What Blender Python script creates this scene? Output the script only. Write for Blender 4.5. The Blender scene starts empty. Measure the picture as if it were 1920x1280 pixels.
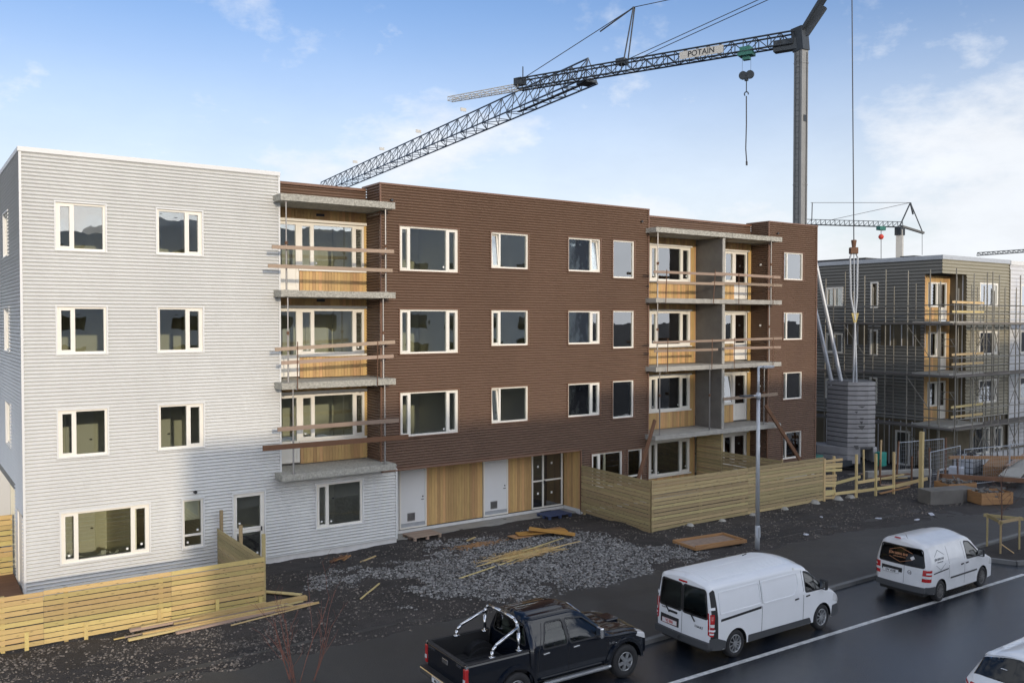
import bpy, math, random
import numpy as np
from mathutils import Vector, Matrix, noise
from mathutils.geometry import delaunay_2d_cdt

random.seed(7)
R = math.radians
scene = bpy.context.scene
COL = scene.collection

# ------------------------------------------------------------------ camera
cam_d = bpy.data.cameras.new('camera')
cam = bpy.data.objects.new('camera', cam_d)
COL.objects.link(cam)
cam.location = (-2.95, -28.32, 8.0)
cam.rotation_euler = (R(90 - 1.365), 0, R(-35.0))
cam_d.sensor_width = 36.0
cam_d.lens = 36.0 * 1654.0 / 1920.0
cam_d.clip_start = 0.1
cam_d.clip_end = 6000
scene.camera = cam

# ------------------------------------------------------------------ light: low sun from behind the camera
SUN_TO = Vector((-0.13, -1.0, 0.20)).normalized()
SUN_EL = math.asin(SUN_TO.z)
SUN_AZ = math.atan2(SUN_TO.x, SUN_TO.y)
sun_d = bpy.data.lights.new('sun', 'SUN')
sun_d.energy = 2.0
sun_d.angle = R(0.7)
sun_d.color = (.92, 0.79, 0.62)
sun = bpy.data.objects.new('sun', sun_d)
COL.objects.link(sun)
sun.rotation_euler = (-SUN_TO).to_track_quat('-Z', 'Y').to_euler()

world = bpy.data.worlds.new('World')
scene.world = world
world.use_nodes = True
wn, wl = world.node_tree.nodes, world.node_tree.links
wn.clear()
w_out = wn.new('ShaderNodeOutputWorld')
w_bg = wn.new('ShaderNodeBackground')
w_bg.inputs['Strength'].default_value = 0.15
sky = wn.new('ShaderNodeTexSky')
sky.sky_type = 'NISHITA'
sky.sun_disc = False
sky.sun_elevation = SUN_EL
sky.sun_rotation = SUN_AZ
sky.altitude = 20
sky.air_density = 1.0
sky.dust_density = 0.6
sky.ozone_density = 1.6
# thin cloud: a pale bank low over the horizon all the way round, ragged on top, and a few wisps above it
w_tc = wn.new('ShaderNodeTexCoord')
w_sep = wn.new('ShaderNodeSeparateXYZ')
wl.new(w_tc.outputs['Generated'], w_sep.inputs[0])
def wmath(op, a, b=None, c=None):
    n = wn.new('ShaderNodeMath'); n.operation = op
    for i, v in enumerate((a, b, c)):
        if v is None: continue
        if isinstance(v, (int, float)): n.inputs[i].default_value = v
        else: wl.new(v, n.inputs[i])
    return n.outputs[0]
def wnoise(scale, zs, detail, rough, seed):
    mp = wn.new('ShaderNodeMapping')
    mp.inputs['Scale'].default_value = (scale, scale, scale * zs)
    mp.inputs['Location'].default_value = (seed, seed * .7, seed * 1.3)
    wl.new(w_tc.outputs['Generated'], mp.inputs[0])
    n = wn.new('ShaderNodeTexNoise')
    n.inputs['Scale'].default_value = 1.0
    n.inputs['Detail'].default_value = detail
    n.inputs['Roughness'].default_value = rough
    wl.new(mp.outputs[0], n.inputs['Vector'])
    return n.outputs['Fac']
def wramp(v, lo, hi):
    n = wn.new('ShaderNodeMapRange'); n.interpolation_type = 'SMOOTHSTEP'
    n.inputs['From Min'].default_value = lo; n.inputs['From Max'].default_value = hi
    wl.new(v, n.inputs['Value'])
    return n.outputs[0]
SEED_A, SEED_B = 3.1, 23.9
z_ = w_sep.outputs['Z']
n_big = wnoise(2.4, 2.0, 6, .55, SEED_A)
n_med = wnoise(8.0, 2.2, 9, .62, 8.4)
n_wisp = wnoise(5.0, 1.6, 10, .66, 21.7)
n_sky = wnoise(1.55, 1.0, 8, .60, SEED_B)
bank = wmath('ADD', z_, wmath('MULTIPLY', wmath('SUBTRACT', .5, n_big), .42))
bank = wramp(wmath('ADD', bank, wmath('MULTIPLY', wmath('SUBTRACT', .5, n_med), .14)), .235, .13)
veil = wmath('MULTIPLY', wramp(z_, .36, .08), .70)
wisp = wmath('MULTIPLY', wmath('MULTIPLY', wramp(n_wisp, .60, .78), wramp(z_, .05, .16)), .6)
scat = wmath('MULTIPLY', wramp(wmath('ADD', n_sky, wmath('MULTIPLY', wmath('SUBTRACT', n_med, .5), .22)), .48, .62), .92)  # scattered cloud added, mostly out of view, to lift ambient light in the shade
cl = wmath('MAXIMUM', wmath('MAXIMUM', wmath('MULTIPLY', bank, .95), veil), wmath('MAXIMUM', wisp, scat))
# extra brightness added to cloud towards the unseen sun, to fill the shaded walls
w_dot = wn.new('ShaderNodeVectorMath'); w_dot.operation = 'DOT_PRODUCT'
w_dot.inputs[1].default_value = tuple(SUN_TO)
wl.new(w_tc.outputs['Generated'], w_dot.inputs[0])
fwd = wmath('ADD', 1.0, wmath('MULTIPLY', wramp(w_dot.outputs['Value'], -.3, 1.0), 1.7))
shade = wmath('MULTIPLY', fwd, wmath('ADD', .84, wmath('MULTIPLY', n_med, .30)))
w_hsv = wn.new('ShaderNodeHueSaturation')
w_hsv.inputs['Saturation'].default_value = 1.16
w_hsv.inputs['Value'].default_value = 1.0
wl.new(sky.outputs[0], w_hsv.inputs['Color'])
w_white = wn.new('ShaderNodeMix'); w_white.data_type = 'RGBA'
w_cloud = wn.new('ShaderNodeVectorMath'); w_cloud.operation = 'SCALE'
w_cloud.inputs[0].default_value = (5.35, 5.55, 5.85)
wl.new(shade, w_cloud.inputs['Scale'])
wl.new(cl, w_white.inputs['Factor'])
w_tint = wn.new('ShaderNodeVectorMath'); w_tint.operation = 'MULTIPLY'
w_tint.inputs[1].default_value = (1.08, .97, 1.13)
wl.new(w_hsv.outputs[0], w_tint.inputs[0])
wl.new(w_tint.outputs[0], w_white.inputs[6])
wl.new(w_cloud.outputs[0], w_white.inputs[7])
wl.new(w_white.outputs[2], w_bg.inputs['Color'])
wl.new(w_bg.outputs[0], w_out.inputs['Surface'])

vs = scene.view_settings
vs.view_transform = 'Standard'
vs.look = 'None'
vs.exposure = 0.20
vs.gamma = 1.0
vs.use_curve_mapping = False

# ------------------------------------------------------------------ materials
MATS = {}
def M(name, base, rough=.6, metal=0., var=0., vscale=4., bump=0., bscale=30., rnd=0., hue=0.,
      stretch=(1, 1, 1), spec=.5, island=False, world_co=False, coat=0., rvar=0., detail=5., knots=0., var2=0., vs2=.3):
    m = bpy.data.materials.new(name); m.use_nodes = True
    nt = m.node_tree; N, L = nt.nodes, nt.links
    b = N['Principled BSDF']
    b.inputs['Base Color'].default_value = (*base, 1)
    b.inputs['Roughness'].default_value = rough
    b.inputs['Metallic'].default_value = metal
    b.inputs['Specular IOR Level'].default_value = spec
    b.inputs['Coat Weight'].default_value = coat
    def math_(op, a, c):
        n = N.new('ShaderNodeMath'); n.operation = op
        for i, v in enumerate((a, c)):
            if isinstance(v, (int, float)): n.inputs[i].default_value = v
            else: L.new(v, n.inputs[i])
        return n.outputs[0]
    co = None
    if var or bump or rvar:
        if world_co:
            g = N.new('ShaderNodeNewGeometry'); src = g.outputs['Position']
        else:
            g = N.new('ShaderNodeTexCoord'); src = g.outputs['Object']
        mp = N.new('ShaderNodeMapping'); mp.inputs['Scale'].default_value = stretch
        L.new(src, mp.inputs[0])
        if not world_co:                          # alike pieces take different patches of the grain
            oi = N.new('ShaderNodeObjectInfo')
            sc = N.new('ShaderNodeVectorMath'); sc.operation = 'SCALE'
            sc.inputs[0].default_value = (37., 53., 71.)
            L.new(oi.outputs['Random'], sc.inputs['Scale'])
            L.new(sc.outputs[0], mp.inputs['Location'])
        co = mp.outputs[0]
    val = None
    if var:
        n = N.new('ShaderNodeTexNoise'); n.inputs['Scale'].default_value = vscale
        n.inputs['Detail'].default_value = detail; n.inputs['Roughness'].default_value = .62
        L.new(co, n.inputs['Vector'])
        val = math_('ADD', 1 - var * 2, math_('MULTIPLY', n.outputs['Fac'], var * 4))
        if rvar:
            L.new(math_('ADD', rough - rvar, math_('MULTIPLY', n.outputs['Fac'], 2 * rvar)), b.inputs['Roughness'])
    if var2:                                      # broad patches of tone
        n3 = N.new('ShaderNodeTexNoise'); n3.inputs['Scale'].default_value = vs2; n3.inputs['Detail'].default_value = 3
        L.new(co, n3.inputs['Vector'])
        k2 = math_('ADD', 1 - var2 * 2, math_('MULTIPLY', n3.outputs['Fac'], var2 * 4)); val = k2 if val is None else math_('MULTIPLY', val, k2)
    if rnd or hue:
        if island:
            g = N.new('ShaderNodeNewGeometry'); rs = g.outputs['Random Per Island']
        else:
            g = N.new('ShaderNodeObjectInfo'); rs = g.outputs['Random']
        k = math_('ADD', 1 - rnd, math_('MULTIPLY', rs, 2 * rnd))
        val = k if val is None else math_('MULTIPLY', val, k)
    if knots:                                     # knots and nail marks scattered along a board
        kc = N.new('ShaderNodeTexCoord'); km = N.new('ShaderNodeMapping'); km.inputs['Scale'].default_value = (knots, 1.3, 1.3)
        ki = N.new('ShaderNodeObjectInfo'); ks = N.new('ShaderNodeVectorMath'); ks.operation = 'SCALE'; ks.inputs[0].default_value = (91., 33., 57.)
        L.new(ki.outputs['Random'], ks.inputs['Scale']); L.new(ks.outputs[0], km.inputs['Location']); L.new(kc.outputs['Object'], km.inputs[0])
        kv = N.new('ShaderNodeTexVoronoi'); kv.inputs['Scale'].default_value = 1.0; L.new(km.outputs[0], kv.inputs['Vector'])
        kr = N.new('ShaderNodeMapRange'); kr.inputs['From Min'].default_value = .06; kr.inputs['From Max'].default_value = .20; kr.inputs['To Min'].default_value = .42; kr.inputs['To Max'].default_value = 1.
        L.new(kv.outputs['Distance'], kr.inputs['Value']); val = math_('MULTIPLY', val, kr.outputs[0])
    if val is not None:
        h = N.new('ShaderNodeHueSaturation')
        h.inputs['Color'].default_value = (*base, 1)
        L.new(val, h.inputs['Value'])
        if hue:
            wh = N.new('ShaderNodeTexWhiteNoise'); wh.noise_dimensions = '1D'
            L.new(rs, wh.inputs['W'])
            L.new(math_('ADD', .5 - hue, math_('MULTIPLY', wh.outputs['Value'], 2 * hue)), h.inputs['Hue'])
        L.new(h.outputs[0], b.inputs['Base Color'])
    if bump:
        n2 = N.new('ShaderNodeTexNoise'); n2.inputs['Scale'].default_value = bscale
        n2.inputs['Detail'].default_value = 4
        L.new(co, n2.inputs['Vector'])
        bp = N.new('ShaderNodeBump'); bp.inputs['Strength'].default_value = min(1., bump)
        bp.inputs['Distance'].default_value = .02 * max(1., bump)
        L.new(n2.outputs['Fac'], bp.inputs['Height']); L.new(bp.outputs[0], b.inputs['Normal'])
    MATS[name] = m
    return m

def glass(name, tint, refl=1.0, rough=.0):
    m = bpy.data.materials.new(name); m.use_nodes = True
    N, L = m.node_tree.nodes, m.node_tree.links
    N.clear()
    o = N.new('ShaderNodeOutputMaterial'); mx = N.new('ShaderNodeMixShader')
    t = N.new('ShaderNodeBsdfTransparent'); t.inputs[0].default_value = (*tint, 1)
    g = N.new('ShaderNodeBsdfGlossy'); g.inputs['Roughness'].default_value = rough
    g.inputs['Color'].default_value = (.95, .97, 1, 1)
    f = N.new('ShaderNodeFresnel'); f.inputs['IOR'].default_value = 1.52
    k = N.new('ShaderNodeMath'); k.operation = 'MULTIPLY'; k.use_clamp = True
    k.inputs[1].default_value = 2.0 * refl                   # two panes of a sealed unit
    # faint waviness of float glass
    tc = N.new('ShaderNodeTexCoord'); nz = N.new('ShaderNodeTexNoise'); nz.inputs['Scale'].default_value = 1.3
    bp = N.new('ShaderNodeBump'); bp.inputs['Strength'].default_value = .05; bp.inputs['Distance'].default_value = .05
    L.new(tc.outputs['Object'], nz.inputs['Vector']); L.new(nz.outputs['Fac'], bp.inputs['Height'])
    L.new(bp.outputs[0], g.inputs['Normal'])
    L.new(f.outputs[0], k.inputs[0]); L.new(k.outputs[0], mx.inputs[0])
    L.new(t.outputs[0], mx.inputs[1]); L.new(g.outputs[0], mx.inputs[2]); L.new(mx.outputs[0], o.inputs[0])
    MATS[name] = m
    return m

M('white_clad', (.645, .645, .622), .42, var2=.05, vs2=.35, stretch=(1, 1, .35), var=.035, vscale=1.6, world_co=True)
M('brown_clad', (.195, .127, .090), .38, var2=.07, vs2=.35, stretch=(1, 1, .35), var=.05, vscale=1.6, world_co=True)
M('grey_clad', (.165, .16, .14), .5, var=.05, vscale=.5, world_co=True)
M('olive_clad', (.30, .275, .20), .5, var=.05, vscale=.5, world_co=True)
M('brown_trim', (.17, .088, .052), .4)
M('white_trim', (.68, .68, .66), .45)
M('frame', (.80, .765, .68), .4)
M('door_white', (.72, .72, .70), .4, var=.02, vscale=1.5)
M('dark_metal', (.03, .03, .032), .45)
M('steel', (.30, .29, .28), .45, .75, var=.15, vscale=6, rnd=.2)
M('galv', (.46, .48, .50), .45, .35, var=.10, vscale=7)
M('rusty', (.16, .085, .05), .8, .2, var=.25, vscale=8)
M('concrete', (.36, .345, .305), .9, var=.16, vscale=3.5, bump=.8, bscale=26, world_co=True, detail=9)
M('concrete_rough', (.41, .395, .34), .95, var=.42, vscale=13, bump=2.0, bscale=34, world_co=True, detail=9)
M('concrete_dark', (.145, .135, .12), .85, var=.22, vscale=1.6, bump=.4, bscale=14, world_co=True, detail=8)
M('plinth', (.66, .65, .62), .9, var=.12, vscale=3, world_co=True)
M('fence_wood', (.51, .38, .15), .72, knots=11, var=.24, vscale=3.2, stretch=(3.2, 4, 9), rnd=.20, hue=.016, bump=.25, bscale=9)
M('fence_wood_old', (.40, .31, .155), .78, knots=12, var=.26, vscale=3.2, stretch=(3.2, 4, 9), rnd=.2, hue=.012, bump=.25, bscale=9)
M('clad_wood', (.52, .325, .135), .6, var=.13, vscale=2.2, stretch=(6, 6, .9), rnd=.20, hue=.012, island=True, world_co=True)
M('plank', (.34, .25, .185), .85, var=.32, vscale=3, stretch=(2, 4, 14), rnd=.2, hue=.008, bump=.3, bscale=10)
M('plank_dark', (.17, .085, .045), .85, var=.25, vscale=3, stretch=(2, 4, 14), rnd=.1, bump=.3, bscale=10)
M('form_yellow', (.50, .26, .06), .55, var=.2, vscale=3, rnd=.15)
M('new_wood', (.56, .42, .20), .7, var=.15, vscale=3, stretch=(2, 4, 14), rnd=.15, hue=.015)
M('plaster', (.74, .72, .60), .9, var=.06, vscale=1.2, world_co=True)
M('int_white', (.78, .77, .70), .8)
M('int_floor', (.30, .29, .26), .7, var=.2, vscale=2, world_co=True)
M('sticker', (.8, .8, .76), .6)
M('blind', (.70, .69, .62), .8)
glass('glass', (.91, .93, .88), 1.9)
glass('car_glass', (.42, .48, .45), .55)
glass('car_glass_dark', (.06, .07, .075), .6)
M('roof_felt', (.05, .05, .052), .85, var=.2, vscale=1, world_co=True)
M('asphalt', (.017, .022, .031), .15, var2=.30, vs2=.22, spec=1.0, var=.26, vscale=.8, bump=.35, bscale=55, world_co=True, rvar=.16, detail=9)
M('path', (.041, .040, .038), .50, var2=.22, vs2=.35, var=.20, vscale=.7, bump=.6, bscale=60, world_co=True, rvar=.20, detail=9)
M('kerb', (.16, .16, .155), .7, var=.15, vscale=2, world_co=True)
M('line_paint', (.52, .52, .51), .6, var=.42, vscale=7, var2=.15, vs2=.6, world_co=True, detail=9)
M('dirt', (.036, .031, .028), .80, var2=.38, vs2=.45, var=.42, vscale=2.6, bump=2.2, bscale=22, world_co=True, detail=11, rvar=.12)
M('stone', (.185, .18, .17), .55, rnd=.85, island=True)
M('stone_brown', (.13, .112, .095), .7, rnd=.8, island=True)
M('bark', (.12, .065, .045), .85, var=.2, vscale=6)
M('bark_red', (.20, .085, .06), .8, var=.2, vscale=6)
M('tyre', (.018, .018, .019), .78, var=.2, vscale=9)
M('rubber', (.016, .016, .017), .55)
M('plastic_grey', (.055, .058, .062), .6, var=.08, vscale=5)
M('paint_white', (.74, .755, .77), .28, coat=.6, var=.03, vscale=1.4)
M('paint_white_dirty', (.66, .665, .67), .34, coat=.4, var=.09, vscale=2.2, detail=9)
M('paint_navy', (.003, .005, .010), .10, coat=.25, spec=.42)
M('chrome', (.62, .63, .65), .16, 1.0)
M('alloy', (.42, .43, .44), .32, .9)
M('alloy_dirty', (.17, .165, .16), .5, .6, var=.2, vscale=8)
M('lamp_red', (.42, .012, .014), .18, coat=.6)
M('lamp_clear', (.62, .62, .62), .15, coat=.6)
M('lamp_orange', (.6, .22, .05), .2, coat=.6)
M('plate_white', (.72, .72, .72), .4)
M('plate_red', (.5, .05, .04), .5)
M('print_black', (.02, .02, .022), .5)
M('print_grey', (.16, .17, .18), .5)
M('print_gold', (.50, .24, .12), .5)
M('print_white', (.7, .7, .7), .5)
M('seat', (.30, .29, .26), .9)
M('crane_blue', (.10, .125, .16), .45, .3, var=.1, vscale=3)
M('crane_dark', (.04, .048, .056), .5, .3, var=.15, vscale=3)
M('crane_mast', (.25, .25, .24), .55, .2, var=.12, vscale=1.5, detail=9)
M('crane_pale', (.50, .49, .45), .55)
M('crane_green', (.03, .15, .12), .5)
M('crane_red', (.55, .05, .03), .5)
M('cable', (.07, .07, .075), .6, .4)
M('ballast', (.31, .30, .295), .9, var=.13, vscale=2.2, bump=.5, bscale=20, detail=9, rnd=.10)
M('ballast_dark', (.10, .098, .095), .9)
M('insulation', (.15, .125, .08), .9, var=.2, vscale=1.2, world_co=True)
M('white_panel', (.60, .60, .60), .6, var=.04, vscale=1, world_co=True)
M('scaf', (.24, .225, .19), .5, .6, rnd=.25)
M('scaf_deck', (.15, .135, .12), .85, var=.2, vscale=2, rnd=.2)
M('ibc', (.62, .64, .68), .5)
M('tarp', (.55, .57, .62), .5, var=.15, vscale=3)
M('teal', (.02, .25, .20), .5)
M('crate_orange', (.34, .185, .08), .75, var=.2, vscale=3, rnd=.15)
M('straw', (.58, .40, .17), .8, rnd=.3, island=True)
M('neigh_wall', (.74, .73, .70), .8, var=.05, vscale=.4, world_co=True)
M('soil', (.028, .023, .020), .95, var=.3, vscale=3, bump=1.2, bscale=20, world_co=True)
M('black_bag', (.012, .012, .013), .35)
M('pallet_blue', (.05, .07, .14), .5)

# ------------------------------------------------------------------ helpers
def props(o, label=None, cat=None, group=None, kind=None):
    if label: o['label'] = label
    if cat: o['category'] = cat
    if group: o['group'] = group
    if kind: o['kind'] = kind
    return o

def thing(name, label, cat, loc=(0, 0, 0), rz=0., group=None):
    o = bpy.data.objects.new(name, None); COL.objects.link(o)
    o.empty_display_size = .2
    o.location = loc; o.rotation_euler = (0, 0, rz)
    return props(o, label, cat, group)

def link(name, me, parent=None):
    o = bpy.data.objects.new(name, me); COL.objects.link(o)
    if parent is not None: o.parent = parent
    return o

class MB:
    def __init__(s): s.v = []; s.f = []
    def quad(s, a, b, c, d):
        n = len(s.v); s.v += [tuple(a), tuple(b), tuple(c), tuple(d)]; s.f.append((n, n + 1, n + 2, n + 3))
    def box(s, x0, x1, y0, y1, z0, z1):
        n = len(s.v)
        s.v += [(x, y, z) for z in (z0, z1) for y in (y0, y1) for x in (x0, x1)]
        s.f += [tuple(n + i for i in q) for q in ((0, 2, 3, 1), (4, 5, 7, 6), (0, 1, 5, 4), (2, 6, 7, 3), (0, 4, 6, 2), (1, 3, 7, 5))]
        return s
    def tube(s, p, q, r, n=6, r2=None):
        p, q = Vector(p), Vector(q); d = (q - p)
        if d.length < 1e-6: return s
        d.normalize(); a = d.orthogonal().normalized(); b = d.cross(a); k = len(s.v); r2 = r if r2 is None else r2
        for c, rr in ((p, r), (q, r2)):
            for i in range(n):
                t = 2 * math.pi * i / n; s.v.append(tuple(c + (a * math.cos(t) + b * math.sin(t)) * rr))
        for i in range(n): s.f.append((k + i, k + (i + 1) % n, k + n + (i + 1) % n, k + n + i))
        s.f.append(tuple(range(k + n - 1, k - 1, -1))); s.f.append(tuple(range(k + n, k + 2 * n)))
        return s
    def path(s, pts, r, n=8):
        for a, b in zip(pts, pts[1:]): s.tube(a, b, r, n)
        return s
    def bar(s, p, q, w, h, up=(0, 0, 1)):
        p, q = Vector(p), Vector(q); x = (q - p).normalized(); u = Vector(up)
        if abs(x.dot(u)) > .99: u = Vector((0, 1, 0))
        y = u.cross(x).normalized(); z = x.cross(y); n = len(s.v)
        for c in (p, q):
            for a, b in ((-1, -1), (1, -1), (1, 1), (-1, 1)): s.v.append(tuple(c + y * (a * w / 2) + z * (b * h / 2)))
        s.f += [tuple(n + i for i in f) for f in ((0, 1, 2, 3), (7, 6, 5, 4), (0, 4, 5, 1), (1, 5, 6, 2), (2, 6, 7, 3), (3, 7, 4, 0))]
        return s
    def prism(s, poly, ax, a, b):
        """poly of 2-D points extruded along axis ax ('x','y','z') from a to b"""
        n = len(s.v); k = len(poly)
        for c in (a, b):
            for u, w in poly:
                s.v.append((c, u, w) if ax == 'x' else (u, c, w) if ax == 'y' else (u, w, c))
        s.f.append(tuple(range(n + k - 1, n - 1, -1))); s.f.append(tuple(range(n + k, n + 2 * k)))
        for i in range(k): s.f.append((n + i, n + (i + 1) % k, n + k + (i + 1) % k, n + k + i))
        return s
    def lathe(s, prof, n=28, centre=(0, 0, 0)):
        """profile (y, r) turned about the y axis"""
        k = len(s.v); c = centre
        for y, r in prof:
            for i in range(n):
                t = 2 * math.pi * i / n
                s.v.append((c[0] + r * math.cos(t), c[1] + y, c[2] + r * math.sin(t)))
        for j in range(len(prof) - 1):
            for i in range(n):
                s.f.append((k + j * n + i, k + j * n + (i + 1) % n, k + (j + 1) * n + (i + 1) % n, k + (j + 1) * n + i))
        return s
    def build(s, name, mat, parent=None, smooth=False, bevel=0., kind=None, label=None):
        me = bpy.data.meshes.new(name); me.from_pydata(s.v, [], s.f); me.update()
        me.materials.append(MATS[mat])
        if smooth: me.polygons.foreach_set('use_smooth', [True] * len(me.polygons))
        o = link(name, me, parent)
        if bevel:
            b = o.modifiers.new('bevel', 'BEVEL'); b.width = bevel; b.segments = 2; b.limit_method = 'ANGLE'
        if kind: o['kind'] = kind
        if label: o['label'] = label
        return o

UNIT = {}
def unit(shape, mat):
    k = (shape, mat)
    if k not in UNIT:
        b = MB()
        if shape == 'box': b.box(-.5, .5, -.5, .5, -.5, .5)
        else: b.tube((-.5, 0, 0), (.5, 0, 0), .5, 8)
        me = bpy.data.meshes.new(shape); me.from_pydata(b.v, [], b.f); me.update()
        me.materials.append(MATS[mat]); UNIT[k] = me
    return UNIT[k]

def stick(name, p, q, w, h, mat, parent=None, shape='box', up=(0, 0, 1)):
    """a straight piece from p to q: w across, h along 'up' (shared mesh)"""
    p, q = Vector(p), Vector(q); d = q - p; x = d.normalized(); u = Vector(up)
    if abs(x.dot(u)) > .99: u = Vector((0, 1, 0))
    y = u.cross(x).normalized(); z = x.cross(y)
    o = link(name, unit(shape, mat), parent)
    m = Matrix.Identity(4)
    for i in range(3):
        m[i][0] = x[i] * d.length; m[i][1] = y[i] * w; m[i][2] = z[i] * h; m[i][3] = (p[i] + q[i]) / 2
    o.matrix_basis = m
    return o

def copy_tree(o, parent=None):
    c = o.copy(); COL.objects.link(c); c.parent = parent
    for ch in o.children: copy_tree(ch, c)
    return c

def ss(a, b, x):
    t = min(1., max(0., (x - a) / (b - a))); return t * t * (3 - 2 * t)
def lerp(a, b, t): return a + (b - a) * t

# ================================================================== the setting
def yedge(x):                      # where the building plot's dirt meets the asphalt path
    return -8.4 if x < 25 else -8.4 - .17 * (x - 25) if x < 38 else -10.6
def fbm(x, y, s, o=4): return noise.fractal(Vector((x * s, y * s, 3.7)), 1.0, 2.0, o)
def hgt(x, y):
    b = -.9 * ss(36, 49, x) * ss(-10.5, -4, y)
    if -16 < x < 75 and y > yedge(x) - 2:
        n = .045 * fbm(x, y, .55) + .03 * fbm(x + 9, y, 2.2, 4)
        d = yedge(x) - y                                  # >0 on the path side
        z = .085 + n * 1.1 + .02 * fbm(x, y, .2, 2) - .10 * ss(-2.5, -.2, y)
        for ry, x0_, x1_ in ((-6.35, 19.5, 40), (-7.75, 19.5, 40), (-6.6, -6, 9.5), (-7.9, -6, 9.5)):      # tyre ruts
            if x0_ < x < x1_:
                q = abs(y - ry - .25 * math.sin(x * .35)); z += (.035 * math.exp(-((q - .26) / .09) ** 2) - .05 * math.exp(-(q / .15) ** 2)) * ss(x0_, x0_ + 2, x) * ss(x1_, x1_ - 2, x) * (.7 + .5 * fbm(x, y, 1.3, 2))
        z -= .16 * ss(-.35, .9, d)
        if y > -.3: z = min(z, .0)
        return b + z
    return -.12 + b
def axis(a, b, st, far):
    v = list(np.arange(a, b + 1e-6, st)); s = st; x = a; lo = []
    while x > -far: s *= 1.5; x -= s; lo.append(x)
    x = b; s = st; hi = []
    while x < far: s *= 1.5; x += s; hi.append(x)
    return lo[::-1] + v + hi
gx = axis(-8, 44, .14, 2500); gy = axis(-10.6, 1.0, .10, 2500)
gv = [(x, y, hgt(x, y)) for y in gy for x in gx]
nx = len(gx)
gf = [(j * nx + i, j * nx + i + 1, (j + 1) * nx + i + 1, (j + 1) * nx + i) for j in range(len(gy) - 1) for i in range(nx - 1)]
b = MB(); b.v, b.f = gv, gf
props(b.build('ground', 'dirt', smooth=True), kind='structure')

ROAD = -.04; PATH = .06
def sheet(name, mat, x0, x1, y0, y1, z, st=4.):
    b = MB(); b.box(x0, x1, y0, y1, z - .05, z)
    return props(b.build(name, mat), kind='structure')
sheet('road', 'asphalt', -120, 420, -27, -12.45, ROAD)
sheet('path', 'path', -120, 420, -12.3, -7.6, PATH)
b = MB()                                             # kerb stones along the path
kerb = bpy.data.objects.new('kerb', None); COL.objects.link(kerb); kerb['kind'] = 'structure'
x = -8.
while x < 46:
    stick('kerbstone', (x + .006, -12.375, .012), (x + .994, -12.375, .012), .15, .112, 'kerb', kerb); x += 1.0
b = MB()
la, lb = Vector((-30, -13.42, 0)), Vector((26.2, -14.86, 0))
for i in range(57):
    p = la.lerp(lb, i / 57); q = la.lerp(lb, (i + 1) / 57); n = .06 + .006 * random.random()
    b.box(p.x, q.x, p.y - n, p.y + n, ROAD + .002, ROAD + .004)
b = MB()
b.bar((-30, -13.42, ROAD + .003), (26.3, -14.87, ROAD + .003), .13, .004)
props(b.build('road_marking', 'line_paint'), kind='structure')
# planted island with its kerb at the end of the parking bays
isl = bpy.data.objects.new('planted_island', None); COL.objects.link(isl); isl['kind'] = 'structure'
ip = [(27.0, -12.5), (26.85, -13.4), (27.2, -14.2), (28.0, -14.55), (34, -14.7), (60, -15.3), (60, -12.5)]
MB().prism([(lerp(30, x, .985), lerp(-13.5, y, .9)) for x, y in ip], 'z', -.03, .05).build('soil', 'soil', isl)
for a, c in list(zip(ip, ip[1:]))[:5]:
    stick('kerbstone', (*a, .02), (*c, .02), .14, .14, 'kerb', isl)

# gravel: thousands of stones, as one mass
def stones(name, mat, n, pick, smin, smax, label, seed):
    rng = np.random.default_rng(seed)
    t = (1 + 5 ** .5) / 2
    ico = np.array([(-1, t, 0), (1, t, 0), (-1, -t, 0), (1, -t, 0), (0, -1, t), (0, 1, t), (0, -1, -t), (0, 1, -t), (t, 0, -1), (t, 0, 1), (-t, 0, -1), (-t, 0, 1)]) / 1.9
    fc = np.array([(0, 11, 5), (0, 5, 1), (0, 1, 7), (0, 7, 10), (0, 10, 11), (1, 5, 9), (5, 11, 4), (11, 10, 2), (10, 7, 6), (7, 1, 8), (3, 9, 4), (3, 4, 2), (3, 2, 6), (3, 6, 8), (3, 8, 9), (4, 9, 5), (2, 4, 11), (6, 2, 10), (8, 6, 7), (9, 8, 1)])
    P = []
    while len(P) < n:
        p = pick(rng)
        if p: P.append((p[0], p[1], hgt(*p)))
    P = np.array(P)
    V = np.empty((n, 12, 3)); F = np.empty((n, 20, 3), int)
    for i in range(n):
        s = smin + (smax - smin) * rng.random() ** 2.5
        a = rng.random() * 6.28; ca, sa = math.cos(a), math.sin(a)
        v = ico * (1 + .3 * (rng.random((12, 1)) - .5)) * (s * (.8 + .6 * rng.random()), s * (.6 + .5 * rng.random()), s * (.45 + .35 * rng.random()))
        V[i, :, 0] = v[:, 0] * ca - v[:, 1] * sa; V[i, :, 1] = v[:, 0] * sa + v[:, 1] * ca; V[i, :, 2] = v[:, 2]
        V[i] += P[i] + (0, 0, s * .15); F[i] = fc + i * 12
    me = bpy.data.meshes.new(name)
    me.vertices.add(n * 12); me.vertices.foreach_set('co', V.ravel())
    me.loops.add(n * 60); me.loops.foreach_set('vertex_index', F.ravel())
    me.polygons.add(n * 20); me.polygons.foreach_set('loop_start', np.arange(0, n * 60, 3))
    me.update(calc_edges=True); me.materials.append(MATS[mat])
    return props(link(name, me), label, 'gravel', kind='stuff')
def pick_patch(r):
    x, y = 6.6 + 13.4 * r.random(), -8.55 + 8.2 * r.random()
    c = 1 - ((x - 14.2) / 7.0) ** 2 - ((y + 4.9 + .12 * (x - 13)) / 4.6) ** 2
    if c + .55 * fbm(x, y, .5) + .35 * fbm(x, y, 1.7, 2) > .28 + .3 * r.random(): return x, y
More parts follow.
